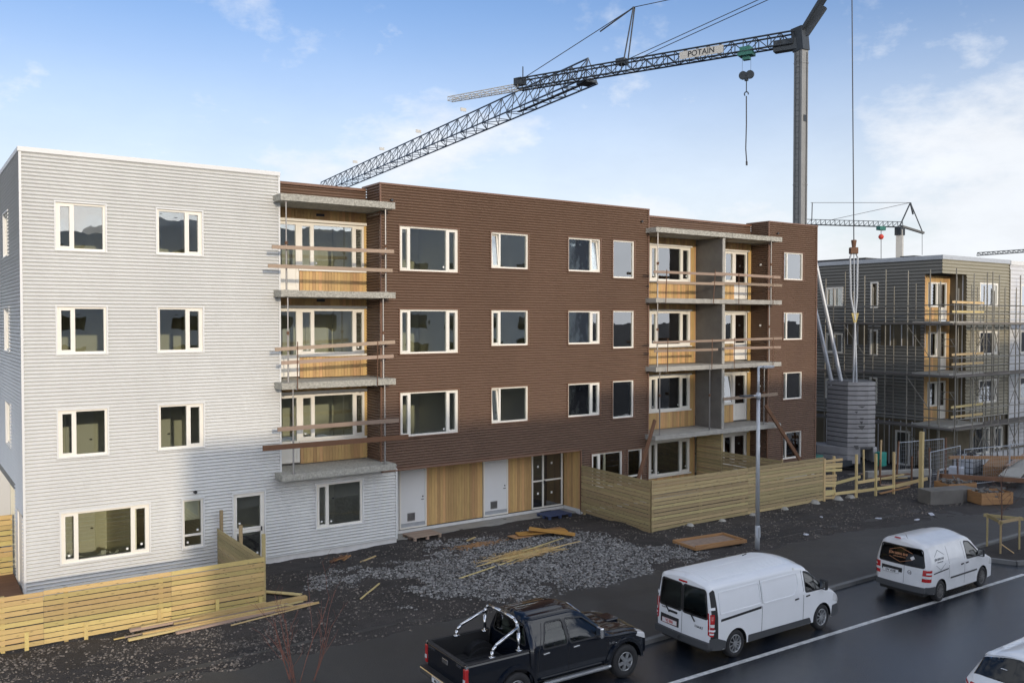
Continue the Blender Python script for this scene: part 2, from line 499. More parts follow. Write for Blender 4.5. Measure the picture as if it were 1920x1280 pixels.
def pick_any(r):
    x, y = -3 + 40 * r.random(), -8.6 + 8.4 * r.random()
    if y < yedge(x) - .1: return None
    if fbm(x, y, .7) > -.25 + .6 * (r.random() - .5): return x, y
def pick_left(r):
    x, y = -3 + 8.5 * r.random(), -8.5 + 4.0 * r.random()
    if fbm(x + 50, y, .9) > -.3: return x, y
stones('gravel', 'stone', 25000, pick_patch, .014, .055, 'patch of loose grey crushed stone in front of the entrance doors', 1)
stones('dirt_stones', 'stone_brown', 24000, pick_any, .008, .042, 'small dark stones scattered over the dirt plot', 2)
stones('brown_stones', 'stone_brown', 7000, pick_left, .008, .04, 'brown gravel in front of the near timber fence', 3)

# ================================================================== apartment building
bld = thing('apartment_building', 'four storey apartment block clad in white and brown corrugated metal', 'building')

def strips(z0, z1, st, holes):
    zs = set(np.round(np.arange(z0, z1, st), 5)) | {z1}
    for h in holes:
        for z in (h[2], h[3]):
            if z0 < z < z1: zs.add(round(z, 5))
    zs = sorted(zs); out = [zs[0]]
    for z in zs[1:]:
        if z - out[-1] > 1e-4: out.append(z)
    return out
def gaps(a, b, holes, zm):
    iv = sorted((h[0], h[1]) for h in holes if h[2] < zm < h[3]); x = a; out = []
    for h0, h1 in iv:
        if h0 > x: out.append((x, min(h0, b)))
        x = max(x, h1)
    if x < b: out.append((x, b))
    return out
def corr(name, mat, parent, ax, plane, u0, u1, z0, z1, holes=(), sgn=-1, pitch=.106, amp=.034, n=8):
    """corrugated metal sheet: waves run level; holes are (u0,u1,z0,z1)"""
    b = MB(); zs = strips(z0, z1, pitch / n, holes)
    off = lambda z: plane + sgn * amp * math.sin(2 * math.pi * z / pitch)
    for a, c in zip(zs, zs[1:]):
        for s, e in gaps(u0, u1, holes, (a + c) / 2):
            o0, o1 = off(a), off(c)
            if ax == 'x': b.quad((s, o0, a), (e, o0, a), (e, o1, c), (s, o1, c))
            else: b.quad((o0, s, a), (o0, e, a), (o1, e, c), (o1, s, c))
    return b.build(name, mat, parent)
def boards(name, mat, parent, ax, plane, u0, u1, z0, z1, holes=(), sgn=-1, bw=.118, th=.022):
    """vertical timber boards with open joints"""
    b = MB(); n = max(1, round((u1 - u0) / bw)); w = (u1 - u0) / n
    for i in range(n):
        s, e = u0 + i * w + .004, u0 + (i + 1) * w - .004; zz = z0
        cut = sorted((h[2], h[3]) for h in holes if h[0] < (s + e) / 2 < h[1]); spans = []
        for c0, c1 in cut:
            if c0 > zz: spans.append((zz, c0))
            zz = max(zz, c1)
        if zz < z1: spans.append((zz, z1))
        t = th + random.uniform(-.003, .003)
        for a, c in spans:
            if ax == 'x': b.box(s, e, min(plane, plane + sgn * t), max(plane, plane + sgn * t), a, c)
            else: b.box(min(plane, plane + sgn * t), max(plane, plane + sgn * t), s, e, a, c)
    o = b.build(name, mat, parent, kind='stuff')
    k = MB()                                                # dark backing seen in the joints
    return o

def ring(b, x0, x1, z0, z1, t, y0, y1):
    b.box(x0, x1, y0, y1, z1 - t, z1); b.box(x0, x1, y0, y1, z0, z0 + t)
    b.box(x0, x0 + t, y0, y1, z0 + t, z1 - t); b.box(x1 - t, x1, y0, y1, z0 + t, z1 - t)

WIN = {}
def window(parent, org, rz, w, h, cols, sash, trim, rows=None, fw=.062, depth=.03, name='window', open_i=None, panel=None, sticks=0, bare=False):
    """cols: divider fractions; sash: indexes that open; rows: {col: divider fraction}; built in local axes, x right, y inward"""
    b = MB(); ring(b, 0, w, 0, h, fw, depth, depth + .11)
    xs = [0] + [c * w for c in cols] + [w]
    for x in xs[1:-1]: b.box(x - fw * .55, x + fw * .55, depth, depth + .11, fw, h - fw)
    o = b.build(name, 'frame', parent); o.location = org; o.rotation_euler = (0, 0, rz)
    if trim:
        t = MB()
        t.box(-.05, w + .05, -.035, .03, h, h + .045); t.box(-.05, w + .05, -.05, depth, -.03, -.001)
        t.box(-.045, 0, -.03, .03, 0, h); t.box(w, w + .045, -.03, .03, 0, h)
        t.build('flashing', trim, o)
    for i in range(len(xs) - 1):
        a = xs[i] + (fw if i == 0 else fw * .55); c = xs[i + 1] - (fw if i == len(xs) - 2 else fw * .55)
        z0, z1 = fw, h - fw
        cells = [(z0, z1)]
        if rows and i in rows:
            zr = rows[i] * h; cells = [(z0, zr - .03), (zr + .03, z1)]
            m = MB(); m.box(a, c, depth + .01, depth + .1, zr - .03, zr + .03); m.build('rail', 'frame', o)
        if panel and i in panel:                                  # solid lower part of a balcony door
            zp = panel[i]
            m = MB(); m.box(a, c, depth + .02, depth + .09, z0, zp)
            m.box(a + .09, c - .09, depth + .008, depth + .02, z0 + .1, zp - .1); m.build('door_panel', 'frame', o)
            cells = [(zp, z1)]
        for (p0, p1) in cells:
            s0, s1, q0, q1 = a, c, p0, p1
            if i in sash:
                k = MB(); t = .05
                if open_i == i:                                   # ajar: the casement leans out at the bottom edge
                    ring(k, 0, c - a, 0, p1 - p0, t, -.02, .05)
                    so = k.build('sash', 'frame', o); so.location = (a, depth + .02, p0)
                    so.rotation_euler = (R(-7), 0, R(-3))
                    g = MB(); g.box(t, c - a - t, .01, .025, t, p1 - p0 - t); g.build('pane', 'glass', so)
                    continue
                ring(k, a, c, p0, p1, t, depth - .012, depth + .08); k.build('sash', 'frame', o)
                s0, s1, q0, q1 = a + t, c - t, p0 + t, p1 - t
            g = MB(); g.box(s0, s1, depth + .045, depth + .06, q0, q1); pane = g.build('pane', 'glass', o)
            if sticks and random.random() < sticks:
                g = MB(); cx = random.choice((s0 + .1, s1 - .1)); cz = q0 + random.uniform(.07, .16)
                g.box(cx - .03, cx + .03, depth + .038, depth + .044, cz - .03, cz + .03); g.build('sticker', 'sticker', pane)
    return o

# ---- windows of the plain facade: X0, X1, z0, z1 above each floor's top row, dividers, sashes
COLS = {'A': (.89, 2.20, 10.03, 11.40, (.337,), (0,)), 'B': (3.66, 5.0, 10.03, 11.40, (.645,), (1,)),
        'C': (11.95, 14.41, 9.79, 11.40, (.167, .813), (0, 2)), 'D': (15.90, 17.66, 10.02, 11.40, (.24,), (0,)),
        'E': (19.69, 21.41, 10.02, 11.40, (.72,), (1,)), 'G': (22.12, 23.34, 9.81, 11.42, (), ()),
        'S': (33.42, 34.95, 10.03, 11.40, (.2,), ())}
white_h, brown_h, right_h = [], [], []
for k, (x0, x1, z0, z1, c, s) in COLS.items():
    for fl in range(4 if k == 'S' else 3):
        dz = -3. * fl
        tr = 'white_trim' if k in 'AB' else 'brown_trim'
        op = None
        if (k, fl) in (('D', 0), ('D', 2)): op = 0
        if (k, fl) == ('E', 0): op = 1
        window(bld, (x0, 0, z0 + dz), 0, x1 - x0, z1 - z0, c, s, tr, open_i=op, sticks=.12)
        (white_h if k in 'AB' else right_h if k == 'S' else brown_h).append((x0, x1, z0 + dz, z1 + dz))
# ground floor
window(bld, (.93, 0, .93), 0, 2.42, 1.48, (.175, .80), (0, 2), 'white_trim', sticks=.9); white_h.append((.93, 3.35, .93, 2.41))
w = window(bld, (4.34, 0, .87), 0, .63, 1.53, (), (), 'white_trim', rows={0: .26}, sticks=.9); white_h.append((4.34, 4.97, .87, 2.40))
MB().box(.08, .55, .12, .13, .86, 1.46).build('blind', 'blind', w)
dr = window(bld, (5.92, 0, .14), 0, 1.02, 2.26, (), (0,), 'white_trim', rows={0: .46}, fw=.07, name='terrace_door', sticks=.9); white_h.append((5.92, 6.94, .14, 2.40))
MB().box(.90, .93, -.05, .02, .98, 1.12).build('handle', 'dark_metal', dr)
window(bld, (8.75, 0, .90), 0, 1.71, 1.52, (.25,), (0,), 'white_trim', sticks=.9); white_h.append((8.75, 10.46, .90, 2.42))
window(bld, (20.95, 0, .90), 0, 1.74, 1.50, (.27,), (0,), 'brown_trim'); brown_h.append((20.95, 22.69, .90, 2.40))
window(bld, (23.0, 0, .90), 0, .85, 1.50, (), (), 'brown_trim', rows={0: .22}); brown_h.append((23.0, 23.85, .90, 2.40))

WX1 = 7.5; LX1 = 11.19; EX0, EX1 = 11.80, 20.38; RX0, RX1 = 24.18, 32.25; END = 36.05; TOP = 12.88; LB, RB, EB = 1.10, 1.06, 1.17; DEEP = 13.0
white_h.append((WX1, EX0 + .01, 2.80, 20.))
corr('white_cladding', 'white_clad', bld, 'x', 0, 0, EX0, .20, TOP - .02, white_h)
brown_h.append((EX0 - 1, EX1, -1, 2.62)); brown_h.append((0, EX1, -1, 2.62))
corr('brown_cladding', 'brown_clad', bld, 'x', 0, LX1, RX0, .10, TOP - .02, brown_h, pitch=.1, amp=.041)
corr('brown_cladding', 'brown_clad', bld, 'x', 0, RX1, END, .10, TOP - .02, right_h, pitch=.1, amp=.041)
corr('brown_cladding', 'brown_clad', bld, 'x', LB + .02, WX1, LX1, 12.1, TOP - .12, pitch=.1, amp=.041)      # upstand above the balconies
corr('brown_cladding', 'brown_clad', bld, 'x', RB + .02, RX0, RX1, 12.02, TOP - .12, pitch=.1, amp=.041)
corr('brown_cladding', 'brown_clad', bld, 'y', LX1, 0, LB + .05, 2.62, TOP - .02, pitch=.1, amp=.041)        # returns of the recesses
corr('brown_cladding', 'brown_clad', bld, 'y', RX1, 0, RB + .05, .10, TOP - .02, pitch=.1, amp=.041)
corr('brown_cladding', 'brown_clad', bld, 'y', RX0, 0, RB + .05, .10, TOP - .02, sgn=1, pitch=.1, amp=.041)
corr('white_cladding', 'white_clad', bld, 'y', WX1, 0, LB + .05, 2.8, TOP - .02, sgn=1)
corr('brown_cladding', 'brown_clad', bld, 'y', END, 0, DEEP, .1, TOP - .02, sgn=1, pitch=.1, amp=.041)
# gable: ground floor cut back beyond the corner
lw = []
for fl in range(3):
    for y in (3.2, 7.0):
        window(bld, (0, y + 1.4, 10.03 - 3 * fl), R(-90), 1.4, 1.37, (.6,), (1,), 'white_trim'); lw.append((y, y + 1.4, 10.03 - 3 * fl, 11.40 - 3 * fl))
lw.append((2.15, 30, -1, 3.1)); lw.append((.35, 1.4, 0, 2.38))
corr('white_cladding', 'white_clad', bld, 'y', 0, 0, DEEP, .16, TOP - .02, lw, amp=.042)
gd = MB().box(-.0, .05, .35, 1.4, .16, 2.38).build('side_door', 'door_white', bld)
b = MB(); b.box(-.03, .03, .31, .35, .16, 2.42); b.box(-.03, .03, 1.4, 1.44, .16, 2.42); b.box(-.03, .03, .31, 1.44, 2.38, 2.42); b.build('door_frame', 'frame', gd)
b = MB(); b.box(1.6, 1.7, 2.2, DEEP, 0, 3.1); b.box(.02, 1.6, 2.1, 2.2, .05, 3.1); b.box(0.02, 1.7, 2.2, DEEP, 3.0, 3.1); b.build('recess_wall', 'white_trim', bld)
MB().box(1.52, 1.6, 5.5, 6.6, .1, 2.3).build('recess_door', 'door_white', bld)

# trims: parapet caps, corner angles, bottom drips
b = MB()
b.box(-.06, WX1 + .03, -.06, .30, TOP - .13, TOP); b.box(-.06, .30, .30, DEEP, TOP - .13, TOP)
b.box(-.035, .03, -.035, .03, .14, TOP - .13); b.box(WX1 - .03, WX1 + .028, -.03, .03, 2.85, TOP - .13)
b.box(EX0 - .04, EX0 + .02, -.035, .03, .14, 2.66); b.box(.03, EX0 - .04, -.045, .02, .175, .205); b.build('white_flashing', 'white_trim', bld)
b = MB()
b.box(LX1 - .05, RX0 + .03, -.05, .30, TOP - .07, TOP - .005); b.box(RX1 - .03, END + .05, -.05, .30, TOP - .07, TOP - .005)
b.box(WX1 + .03, LX1 - .05, LB - .04, LB + .3, TOP - .20, TOP - .11); b.box(RX0 + .03, RX1 - .03, RB - .04, RB + .3, TOP - .20, TOP - .11)
b.box(LX1 - .05, LX1 + .2, .3, LB + .3, TOP - .07, TOP - .005); b.box(RX1 - .05, RX1 + .2, .3, RB + .3, TOP - .07, TOP - .005); b.box(END - .2, END + .05, .3, DEEP, TOP - .07, TOP - .005)
b.box(RX0 - .2, RX0 + .03, .3, RB + .3, TOP - .07, TOP - .005)
for x in (LX1, RX0, RX1, END): b.box(x - .03, x + .03, -.034, .03, .1 if x > 20 else 2.9, TOP - .07)
b.box(LX1, EX1, -.05, .03, 2.585, 2.625); b.box(EX1 - .03, EX1 + .03, -.034, .03, .1, 2.59)
b.build('brown_flashing', 'brown_trim', bld)
# plinth
b = MB(); b.box(.05, EX0, .012, .25, -.4, .175); b.box(EX0 - .1, EX0, .25, EB, -.4, .14); b.box(EX0, EX1, EB - .03, EB + .3, -.4, .10); b.box(EX1, END, .02, .25, -.4, .09); b.box(0.04, .25, .25, 2.15, -.4, .14)
b.build('plinth', 'plinth', bld)
# body of the building: floors, back rooms, roof
b = MB()
for z in (0, 3, 6, 9): b.box(.05, END - .05, 1.3 if z else .3, 8, z - .28, z)
b.build('floor_slab', 'int_floor', bld)
for z in (3, 6, 9, 12):                                       # ceilings reach the facade except in the recesses
    b = MB(); b.box(.05, WX1 - .02, .06, 1.3, z - .28, z - .002); b.box(LX1 + .03, RX0 - .03, .06 if z > 3 else 1.3, 1.3 if z > 3 else 1.4, z - .28, z - .002); b.box(RX1 + .03, END - .03, .06, 1.3, z - .28, z - .002); b.build('ceiling', 'int_white', bld)
b = MB(); b.box(.05, END - .05, 4.2, 4.3, 0, 12.3)
for x in (2.95, 5.5, 11.25, 15.1, 18.7, 21.75, 24.25, 28.37, 32.3): b.box(x - .05, x + .05, 1.3, 4.2, 0, 12.2)
for x in (2.95, 5.5, 15.1, 18.7, 21.75): b.box(x - .049, x + .049, .08, 1.3, 2.9 if x > 12 and x < 20.3 else 0, 12.2)
for x in (7.46, 24.12): b.box(x - .04, x + .0, .08, 1.3, .1, 12.2)
for x in (11.24, 32.32): b.box(x, x + .04, .08, 1.3, 2.8 if x < 12 else .1, 12.2)
b.build('interior_wall', 'plaster', bld)
b = MB(); b.box(.05, END - .05, 1.3, DEEP, 12.2, 12.45); b.box(.05, WX1 - .1, .3, 1.3, 12.2, 12.45); b.box(LX1 + .1, RX0 - .1, .3, 1.3, 12.2, 12.45); b.box(RX1 + .1, END - .05, .3, 1.3, 12.2, 12.45); b.build('roof', 'roof_felt', bld)
b = MB(); b.box(.05, END - .05, DEEP - .1, DEEP, 0, 12.6); b.build('rear_wall', 'white_trim', bld)
for fl in range(4):
    for x in (1.2, 3.9, 8.4, 9.9, 12.7, 16.3, 20.3, 22.6, 25.9, 30.6, 33.9):
        if random.random() < .75:
            dx = x + random.uniform(-.2, .5); d = MB().box(dx, dx + .85, 4.12, 4.19, 3 * fl, 3 * fl + 2.05).build('interior_door', 'int_white', bld)
            MB().box(dx + .72, dx + .8, 4.06, 4.12, 3 * fl + .98, 3 * fl + 1.02).build('handle', 'dark_metal', d)
for fl in range(1, 4):
    for x in (9.6, 26.2): MB().tube((x, 2.2, 3 * fl + 2.62), (x, 2.2, 3 * fl + 2.52), .07, 10).build('ceiling_lamp', 'sticker', bld)

# ---- balconies: timber back walls, joinery, slabs
for fl in range(1, 4):
    z = 3. * fl
    boards('board_cladding', 'clad_wood', bld, 'x', LB + .02, WX1, LX1, z, z + 2.95, [(7.62, 11.12, z, z + 2.42)])
    boards('board_cladding', 'clad_wood', bld, 'x', LB + .021, 8.62, 11.12, z, z + .80)
    u = window(bld, (7.62, LB - .03, z + .05), 0, .98, 2.36, (), (), None, panel={0: .75}, fw=.10, name='balcony_door')
    window(bld, (8.60, LB - .03, z + .80), 0, 2.52, 1.61, (.205, .82), (0, 2), None, fw=.075, sticks=.5)
    MB().box(7.56, 11.16, LB - .075, LB - .0, z + 2.43, z + 2.52).build('architrave', 'frame', bld); MB().box(8.58, 11.14, LB - .07, LB, z + .73, z + .795).build('sill', 'frame', bld)
    MB().box(9.25, 9.55, LB - .025, LB - .0, z + 2.66, z + 2.75).build('vent', 'dark_metal', bld)
for fl in range(0, 4):
    z = 3. * fl
    zb = z + (.12 if fl == 0 else 0)
    boards('board_cladding', 'clad_wood', bld, 'x', RB + .02, RX0, 28.28, zb, z + 2.95, [(25.28, 27.92, z + .78, z + 2.45)])
    boards('board_cladding', 'clad_wood', bld, 'x', RB + .02, 28.46, RX1, zb, z + 2.95, [(30.2, 32.0, z, z + 2.42)])
    boards('board_cladding', 'clad_wood', bld, 'x', RB + .021, 30.2, 31.0, zb, z + .84)
    window(bld, (25.28, RB - .03, z + .82), 0, 2.64, 1.60, (.18, .77), (0, 2), None, fw=.085, sticks=.6)
    window(bld, (30.24, RB - .03, z + .86), 0, .74, 1.52, (), (0,), None, fw=.07, sticks=.4, open_i=0 if fl == 1 else None)
    window(bld, (30.98, RB - .03, z + .06), 0, .98, 2.33, (), (), None, panel={0: .82}, fw=.12, name='balcony_door')
    MB().box(25.2, 27.98, RB - .075, RB, z + 2.43, z + 2.51).build('architrave', 'frame', bld); MB().box(30.18, 32.04, RB - .075, RB, z + 2.40, z + 2.47).build('architrave', 'frame', bld); MB().box(25.2, 27.98, RB - .07, RB, z + .76, z + .815).build('sill', 'frame', bld)
    for x in (24.9, 28.8): MB().box(x, x + .26, RB - .025, RB, z + 2.64, z + 2.73).build('vent', 'dark_metal', bld)
    MB().tube((RX1 - .05, .45, z + 1.75), (RX1 - .01, .45, z + 1.75), .055, 10).build('wall_lamp', 'sticker', bld)
def slab(x0, x1, y0, y1, zt, th, mat='concrete_rough', label=None):
    b = MB(); n = 40                                            # cast edge, slightly uneven
    for i in range(n):
        a, c = lerp(x0, x1, i / n), lerp(x0, x1, (i + 1) / n)
        b.box(a, c, y0 + random.uniform(-.006, .006), y1, zt - th + random.uniform(-.006, .006), zt + random.uniform(-.004, .004))
    return b.build('balcony_slab', mat, bld, label=label)
for zt in (2.98, 5.97, 8.98): slab(7.3, 11.42, -.70, LB - .03, zt, .21)
slab(7.3, 11.42, -.70, LB - .02, 12.10, .22)
for zt in (2.99, 5.98, 8.97): slab(24.02, 32.45, -.66, RB - .03, zt, .20, 'concrete')
slab(24.02, 32.45, -.66, RB - .02, 12.03, .22)
for fl in range(1, 4):
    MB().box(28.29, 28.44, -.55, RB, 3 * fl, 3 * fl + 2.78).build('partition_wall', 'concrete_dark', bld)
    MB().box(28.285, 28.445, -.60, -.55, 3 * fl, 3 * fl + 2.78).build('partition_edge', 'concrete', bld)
for x, z, y in ((4.72, 2.62, 0), (11.62, 12.28, 0), (23.75, 12.3, 0), (32.9, 12.3, 0)):   # outside lights and overflow pipes
    MB().tube((x, y + .02, z), (x, y - .09, z), .05, 10).build('wall_fitting', 'dark_metal', bld)

# ---- entrance recess
MB().box(EX0, EX1, .02, EB + .3, 2.62, 2.72).build('soffit', 'brown_trim', bld)
b = MB(); b.box(EX0, EX1, EB + .02, EB + .2, .1, 2.62); b.box(EX1, EX1 + .2, .03, EB, .1, 2.62); b.build('recess_backing', 'dark_metal', bld)
boards('board_cladding', 'clad_wood', bld, 'x', EB + .01, 13.68, 16.25, .14, 2.60, bw=.125)
boards('board_cladding', 'clad_wood', bld, 'x', EB + .01, 17.48, 18.68, .14, 2.60, bw=.125)
boards('board_cladding', 'clad_wood', bld, 'y', EX1 + .01, .04, EB - .02, .14, 2.60, bw=.125)
def utility_door(x0, x1):
    d = MB().box(x0 + .06, x1 - .06, EB - .045, EB + .01, .34, 2.56).build('steel_door', 'door_white', bld)
    b = MB(); ring(b, x0, x1, .14, 2.60, .06, EB - .07, EB + .01); b.build('door_frame', 'frame', d)
    MB().box(x0 + .07, x1 - .07, EB - .052, EB - .0, .17, .33).build('kick_plate', 'galv', d)
    g = MB(); gx_ = x0 + .34; ring(g, gx_, gx_ + .32, .42, .72, .02, EB - .065, EB - .046)
    for k in range(6): g.box(gx_ + .02, gx_ + .30, EB - .06, EB - .05, .45 + k * .043, .475 + k * .043)
    g.build('grille', 'steel', d); MB().box(gx_ + .02, gx_ + .30, EB - .0495, EB - .0465, .44, .70).build('grille_shadow_gap', 'dark_metal', d)
    MB().tube((x1 - .16, EB - .03, 1.30), (x1 - .16, EB - .07, 1.30), .028, 8).build('lock', 'dark_metal', d)
    MB().box(x1 - .22, x1 - .13, EB - .09, EB - .05, 1.18, 1.21).build('handle', 'steel', d)
utility_door(12.50, 13.66); utility_door(16.27, 17.46)
MB().box(EX0, 12.50, EB - .02, EB + .015, .12, 2.6).build('white_panel', 'door_white', bld)
gd = window(bld, (18.70, EB - .06, .14), 0, 1.62, 2.44, (.36,), (), None, rows={0: .47, 1: .47}, fw=.055, name='glass_door')
for (x, z) in ((.33, 1.75), (.33, .62), (1.05, 1.85), (1.05, .6)): MB().box(x - .04, x + .04, .062, .073, z - .045, z + .045).build('sticker', 'sticker', gd)
MB().box(.60, .66, -.02, .03, 1.02, 1.16).build('handle', 'dark_metal', gd)
b = MB(); b.box(EX1 - .03, EX1 + .03, .02, EB - .05, -.1, .135); b.build('threshold', 'plinth', bld)

# rubble in the ground floor room behind the wide window
rb = MB()
for i in range(70):
    c = Vector((random.gauss(2.3, .55), random.uniform(.7, 1.5), .3 + .5 * random.random() ** 2)); d = Vector((random.uniform(-1, 1), random.uniform(-1, 1), random.uniform(-.4, .4))).normalized() * random.uniform(.08, .35)
    rb.bar(c - d, c + d, random.uniform(.03, .2), .03)
props(rb.build('building_rubble', 'int_white'), 'heap of broken board and offcuts behind the wide ground floor window', 'rubble')

# ================================================================== temporary guard rails, props and braces on the balconies
YP = -.76
def prop(x, y, z0, z1, label, grp):
    t = thing('steel_prop', label, 'prop', (x, y, z0), group=grp); h = z1 - z0; m = h * random.uniform(.5, .62)
    stick('outer_tube', (0, 0, .01), (0, 0, m), .062, .062, 'steel', t, 'tube'); stick('inner_tube', (0, 0, m), (0, 0, h - .01), .048, .048, 'steel', t, 'tube')
    MB().tube((0, 0, m - .05), (0, 0, m + .06), .05, 8).build('collar', 'rusty', t)
    stick('pin', (-.02, -.1, m + .02), (.09, .03, m + .07), .014, .014, 'rusty', t, 'tube')
    b = MB(); b.box(-.07, .07, -.07, .07, 0, .01); b.box(-.07, .07, -.07, .07, h - .01, h); b.build('plate', 'steel', t)
FN = {3: 'top', 2: 'middle', 1: 'lowest'}
for fl, xl, xr in ((3, 7.52, 11.1), (2, 7.56, 11.0), (1, 7.72, 11.05)):
    zt = {3: 11.88, 2: 8.77, 1: 5.76}[fl]; z0 = {3: 8.98, 2: 5.97, 1: 2.98}[fl] + .004
    prop(xl, -.58, z0, zt, f'steel prop next to the white wall on the {FN[fl]} left balcony', 'steel props under the balcony slabs')
    prop(xr, -.58, z0, zt, f'steel prop next to the brown wall on the {FN[fl]} left balcony', 'steel props under the balcony slabs')
for fl, xs in ((3, (24.2, 31.75)), (2, (24.2, 31.65)), (1, (24.35, 27.5, 31.3))):
    zt = {3: 11.81, 2: 8.77, 1: 5.78}[fl]; z0 = {3: 8.97, 2: 5.98, 1: 2.99}[fl] + .004
    for i, x in enumerate(xs):
        w = ('left end', 'right end') if len(xs) == 2 else ('left end', 'middle', 'right end')
        prop(x, -.56, z0, zt, f'steel prop at the {w[i]} of the {FN[fl]} right balcony', 'steel props under the balcony slabs')
def rail(label, planks, posts, loc):
    t = thing('guard_rail', label, 'guard rail', loc, group='temporary plank guard rails'); o = Vector(loc)
    for (x0, z0, x1, z1, h, mat) in planks: stick('plank', Vector((x0, YP - .01 * random.random(), z0)) - o, Vector((x1, YP - .02, z1)) - o, .03, h, mat, t)
    for (x0, z0, x1, z1) in posts:
        stick('clamp_post', Vector((x0, YP - .035, z0)) - o, Vector((x1, YP - .035, z1)) - o, .035, .035, 'rusty', t, 'tube')
        stick('clamp_foot', Vector((x1 - .02, YP - .035, z1)) - o, Vector((x1 - .02, YP + .2, z1)) - o, .03, .03, 'steel', t)
rail('weathered pair of planks railing the top left balcony', [(6.97, 10.35, 11.32, 10.39, .12, 'plank'), (6.84, 9.74, 11.26, 9.73, .12, 'plank')], [], (9, YP, 9))
rail('two pinkish planks railing the middle left balcony, clamped to its slab', [(7.05, 7.07, 11.35, 7.25, .12, 'plank'), (7.26, 6.63, 11.29, 6.76, .12, 'plank')], [(7.8, 7.31, 7.79, 5.75), (10.68, 7.28, 10.67, 5.75)], (9, YP, 6))
rail('grey plank and long dark plank railing the lowest left balcony', [(7.12, 4.49, 11.49, 4.51, .14, 'plank'), (6.63, 3.92, 11.87, 3.90, .17, 'plank_dark')], [], (9, YP, 3))
rail('long plank guard rail of the top right balcony with four clamp posts', [(23.75, 10.09, 28.3, 10.09, .11, 'plank'), (27.6, 10.13, 32.16, 10.08, .12, 'plank'), (23.95, 9.64, 28.2, 9.66, .11, 'plank'), (27.4, 9.70, 32.29, 9.69, .12, 'plank')], [(24.52, 10.23, 24.46, 8.76), (27.58, 10.31, 27.45, 8.76), (29.17, 10.19, 29.18, 8.76), (31.6, 10.2, 31.62, 8.76)], (28, YP, 9))
rail('plank guard rail of the middle right balcony, broken at the partition', [(23.74, 7.05, 28.4, 7.09, .10, 'plank'), (28.2, 7.09, 32.31, 7.14, .11, 'plank'), (23.81, 6.68, 27.79, 6.68, .11, 'plank'), (28.22, 6.72, 32.24, 6.70, .11, 'plank')], [(24.6, 7.2, 24.58, 5.77), (27.4, 7.2, 27.38, 5.77), (28.9, 7.2, 28.88, 5.77), (31.65, 7.2, 31.65, 5.77)], (28, YP, 6))
rail('single plank railing the lowest right balcony beside the lamp post', [(28.2, 4.39, 32.02, 4.45, .14, 'plank')], [], (28, YP, 3))
props(stick('raking_brace', (23.78, -.85, 3.72), (21.7, -1.5, .12), .09, .16, 'plank_dark'), 'dark timber brace leaning up to the left end of the right balcony', 'brace', 'raking braces')
props(stick('raking_brace', (31.05, -.85, 3.95), (34.1, -1.3, .12), .09, .16, 'plank_dark'), 'dark timber brace leaning up to the right end of the right balcony', 'brace', 'raking braces')

ORD = 'first second third fourth fifth sixth seventh eighth ninth tenth eleventh twelfth'.split()
# ================================================================== timber fences
def fence(label, a, c, z0, z1, n, post_x, mat='fence_wood', side=-1, joints=(), over=0., lift=None):
    """level boards nailed on posts; a, c are ground points; side: which way the boards face"""
    a, c = Vector((*a, 0)), Vector((*c, 0)); d = (c - a); L = d.length; x = d.normalized(); nrm = Vector((x.y, -x.x, 0)) * side * -1
    t = thing('timber_fence', label, 'fence', a)
    pitch = (z1 - z0) / n; js = [0.] + [j * L for j in joints] + [L]
    for k in range(n):
        zc = z0 + (k + .5) * pitch
        for j0, j1 in zip(js, js[1:]):
            e = random.uniform(-.012, .012)
            tilt = random.uniform(-.010, .010)
            p = x * (j0 + .003) + nrm * (.025 + random.uniform(-.003, .003)) + Vector((0, 0, zc + e * .3)); q = x * (j1 - .003) + nrm * (.025 + random.uniform(-.003, .003)) + Vector((0, 0, zc + e * .3 + tilt))
            stick('fence_board', p, q, .024, pitch - (random.uniform(.018, .027) if mat == 'fence_wood' else random.uniform(.015, .024)), mat, t)
    for f, top in post_x:
        p = x * (f * L) - nrm * .035
        stick('post', p + Vector((0, 0, -.1)), p + Vector((0, 0, top)), .09, .09, mat, t)
    return t, x, nrm, L
# near terrace, left
t, x, nr, L = fence('pale timber fence of level boards round the near terrace', (-7.0, -4.15), (5.38, -4.42), .12, 1.44, 10,
    [(.2, 1.40), (.36, 1.40), (.49, 1.42), (.60, 1.42), (.78, 1.40), (.99, 1.42)], joints=(.33, .56, .80))
for f in (.415, .53, .635, .775, .895, .99):                       # short legs showing below the lowest board
    p = x * (f * L) + nr * .05; stick('post', p + Vector((0, 0, -.05)), p + Vector((0, 0, .5 if f < .9 else .35)), .09, .04, 'fence_wood', t)
t, x, nr, L = fence('short timber fence running from the terrace door to the street', (5.42, -4.30), (5.42, -.05), .12, 1.40, 10, [], mat='fence_wood_old', side=1)
for f, top in ((.05, 2.0), (.52, 1.86), (.97, 1.98)):
    p = x * (f * L) + Vector((.06, 0, 0)); stick('post', p + Vector((0, 0, -.1)), p + Vector((0, 0, top)), .09, .09, 'fence_wood_old', t)
fence('pale timber fence behind the near corner, square to the gable wall', (-6.0, 2.6), (-.06, 2.6), .12, 2.06, 12, [(.9, 2.1), (.5, 2.1), (.2, 2.1)], joints=(.45,))
dk = thing('terrace_deck', 'wet brown timber deck at the gable corner behind the fence', 'deck', (-3, .6, 0))
for i in range(26):
    y = -1.3 + i * .122; stick('deck_board', (-3, y, .24), (2.94, y, .24), .115, .03, 'plank_dark', dk)
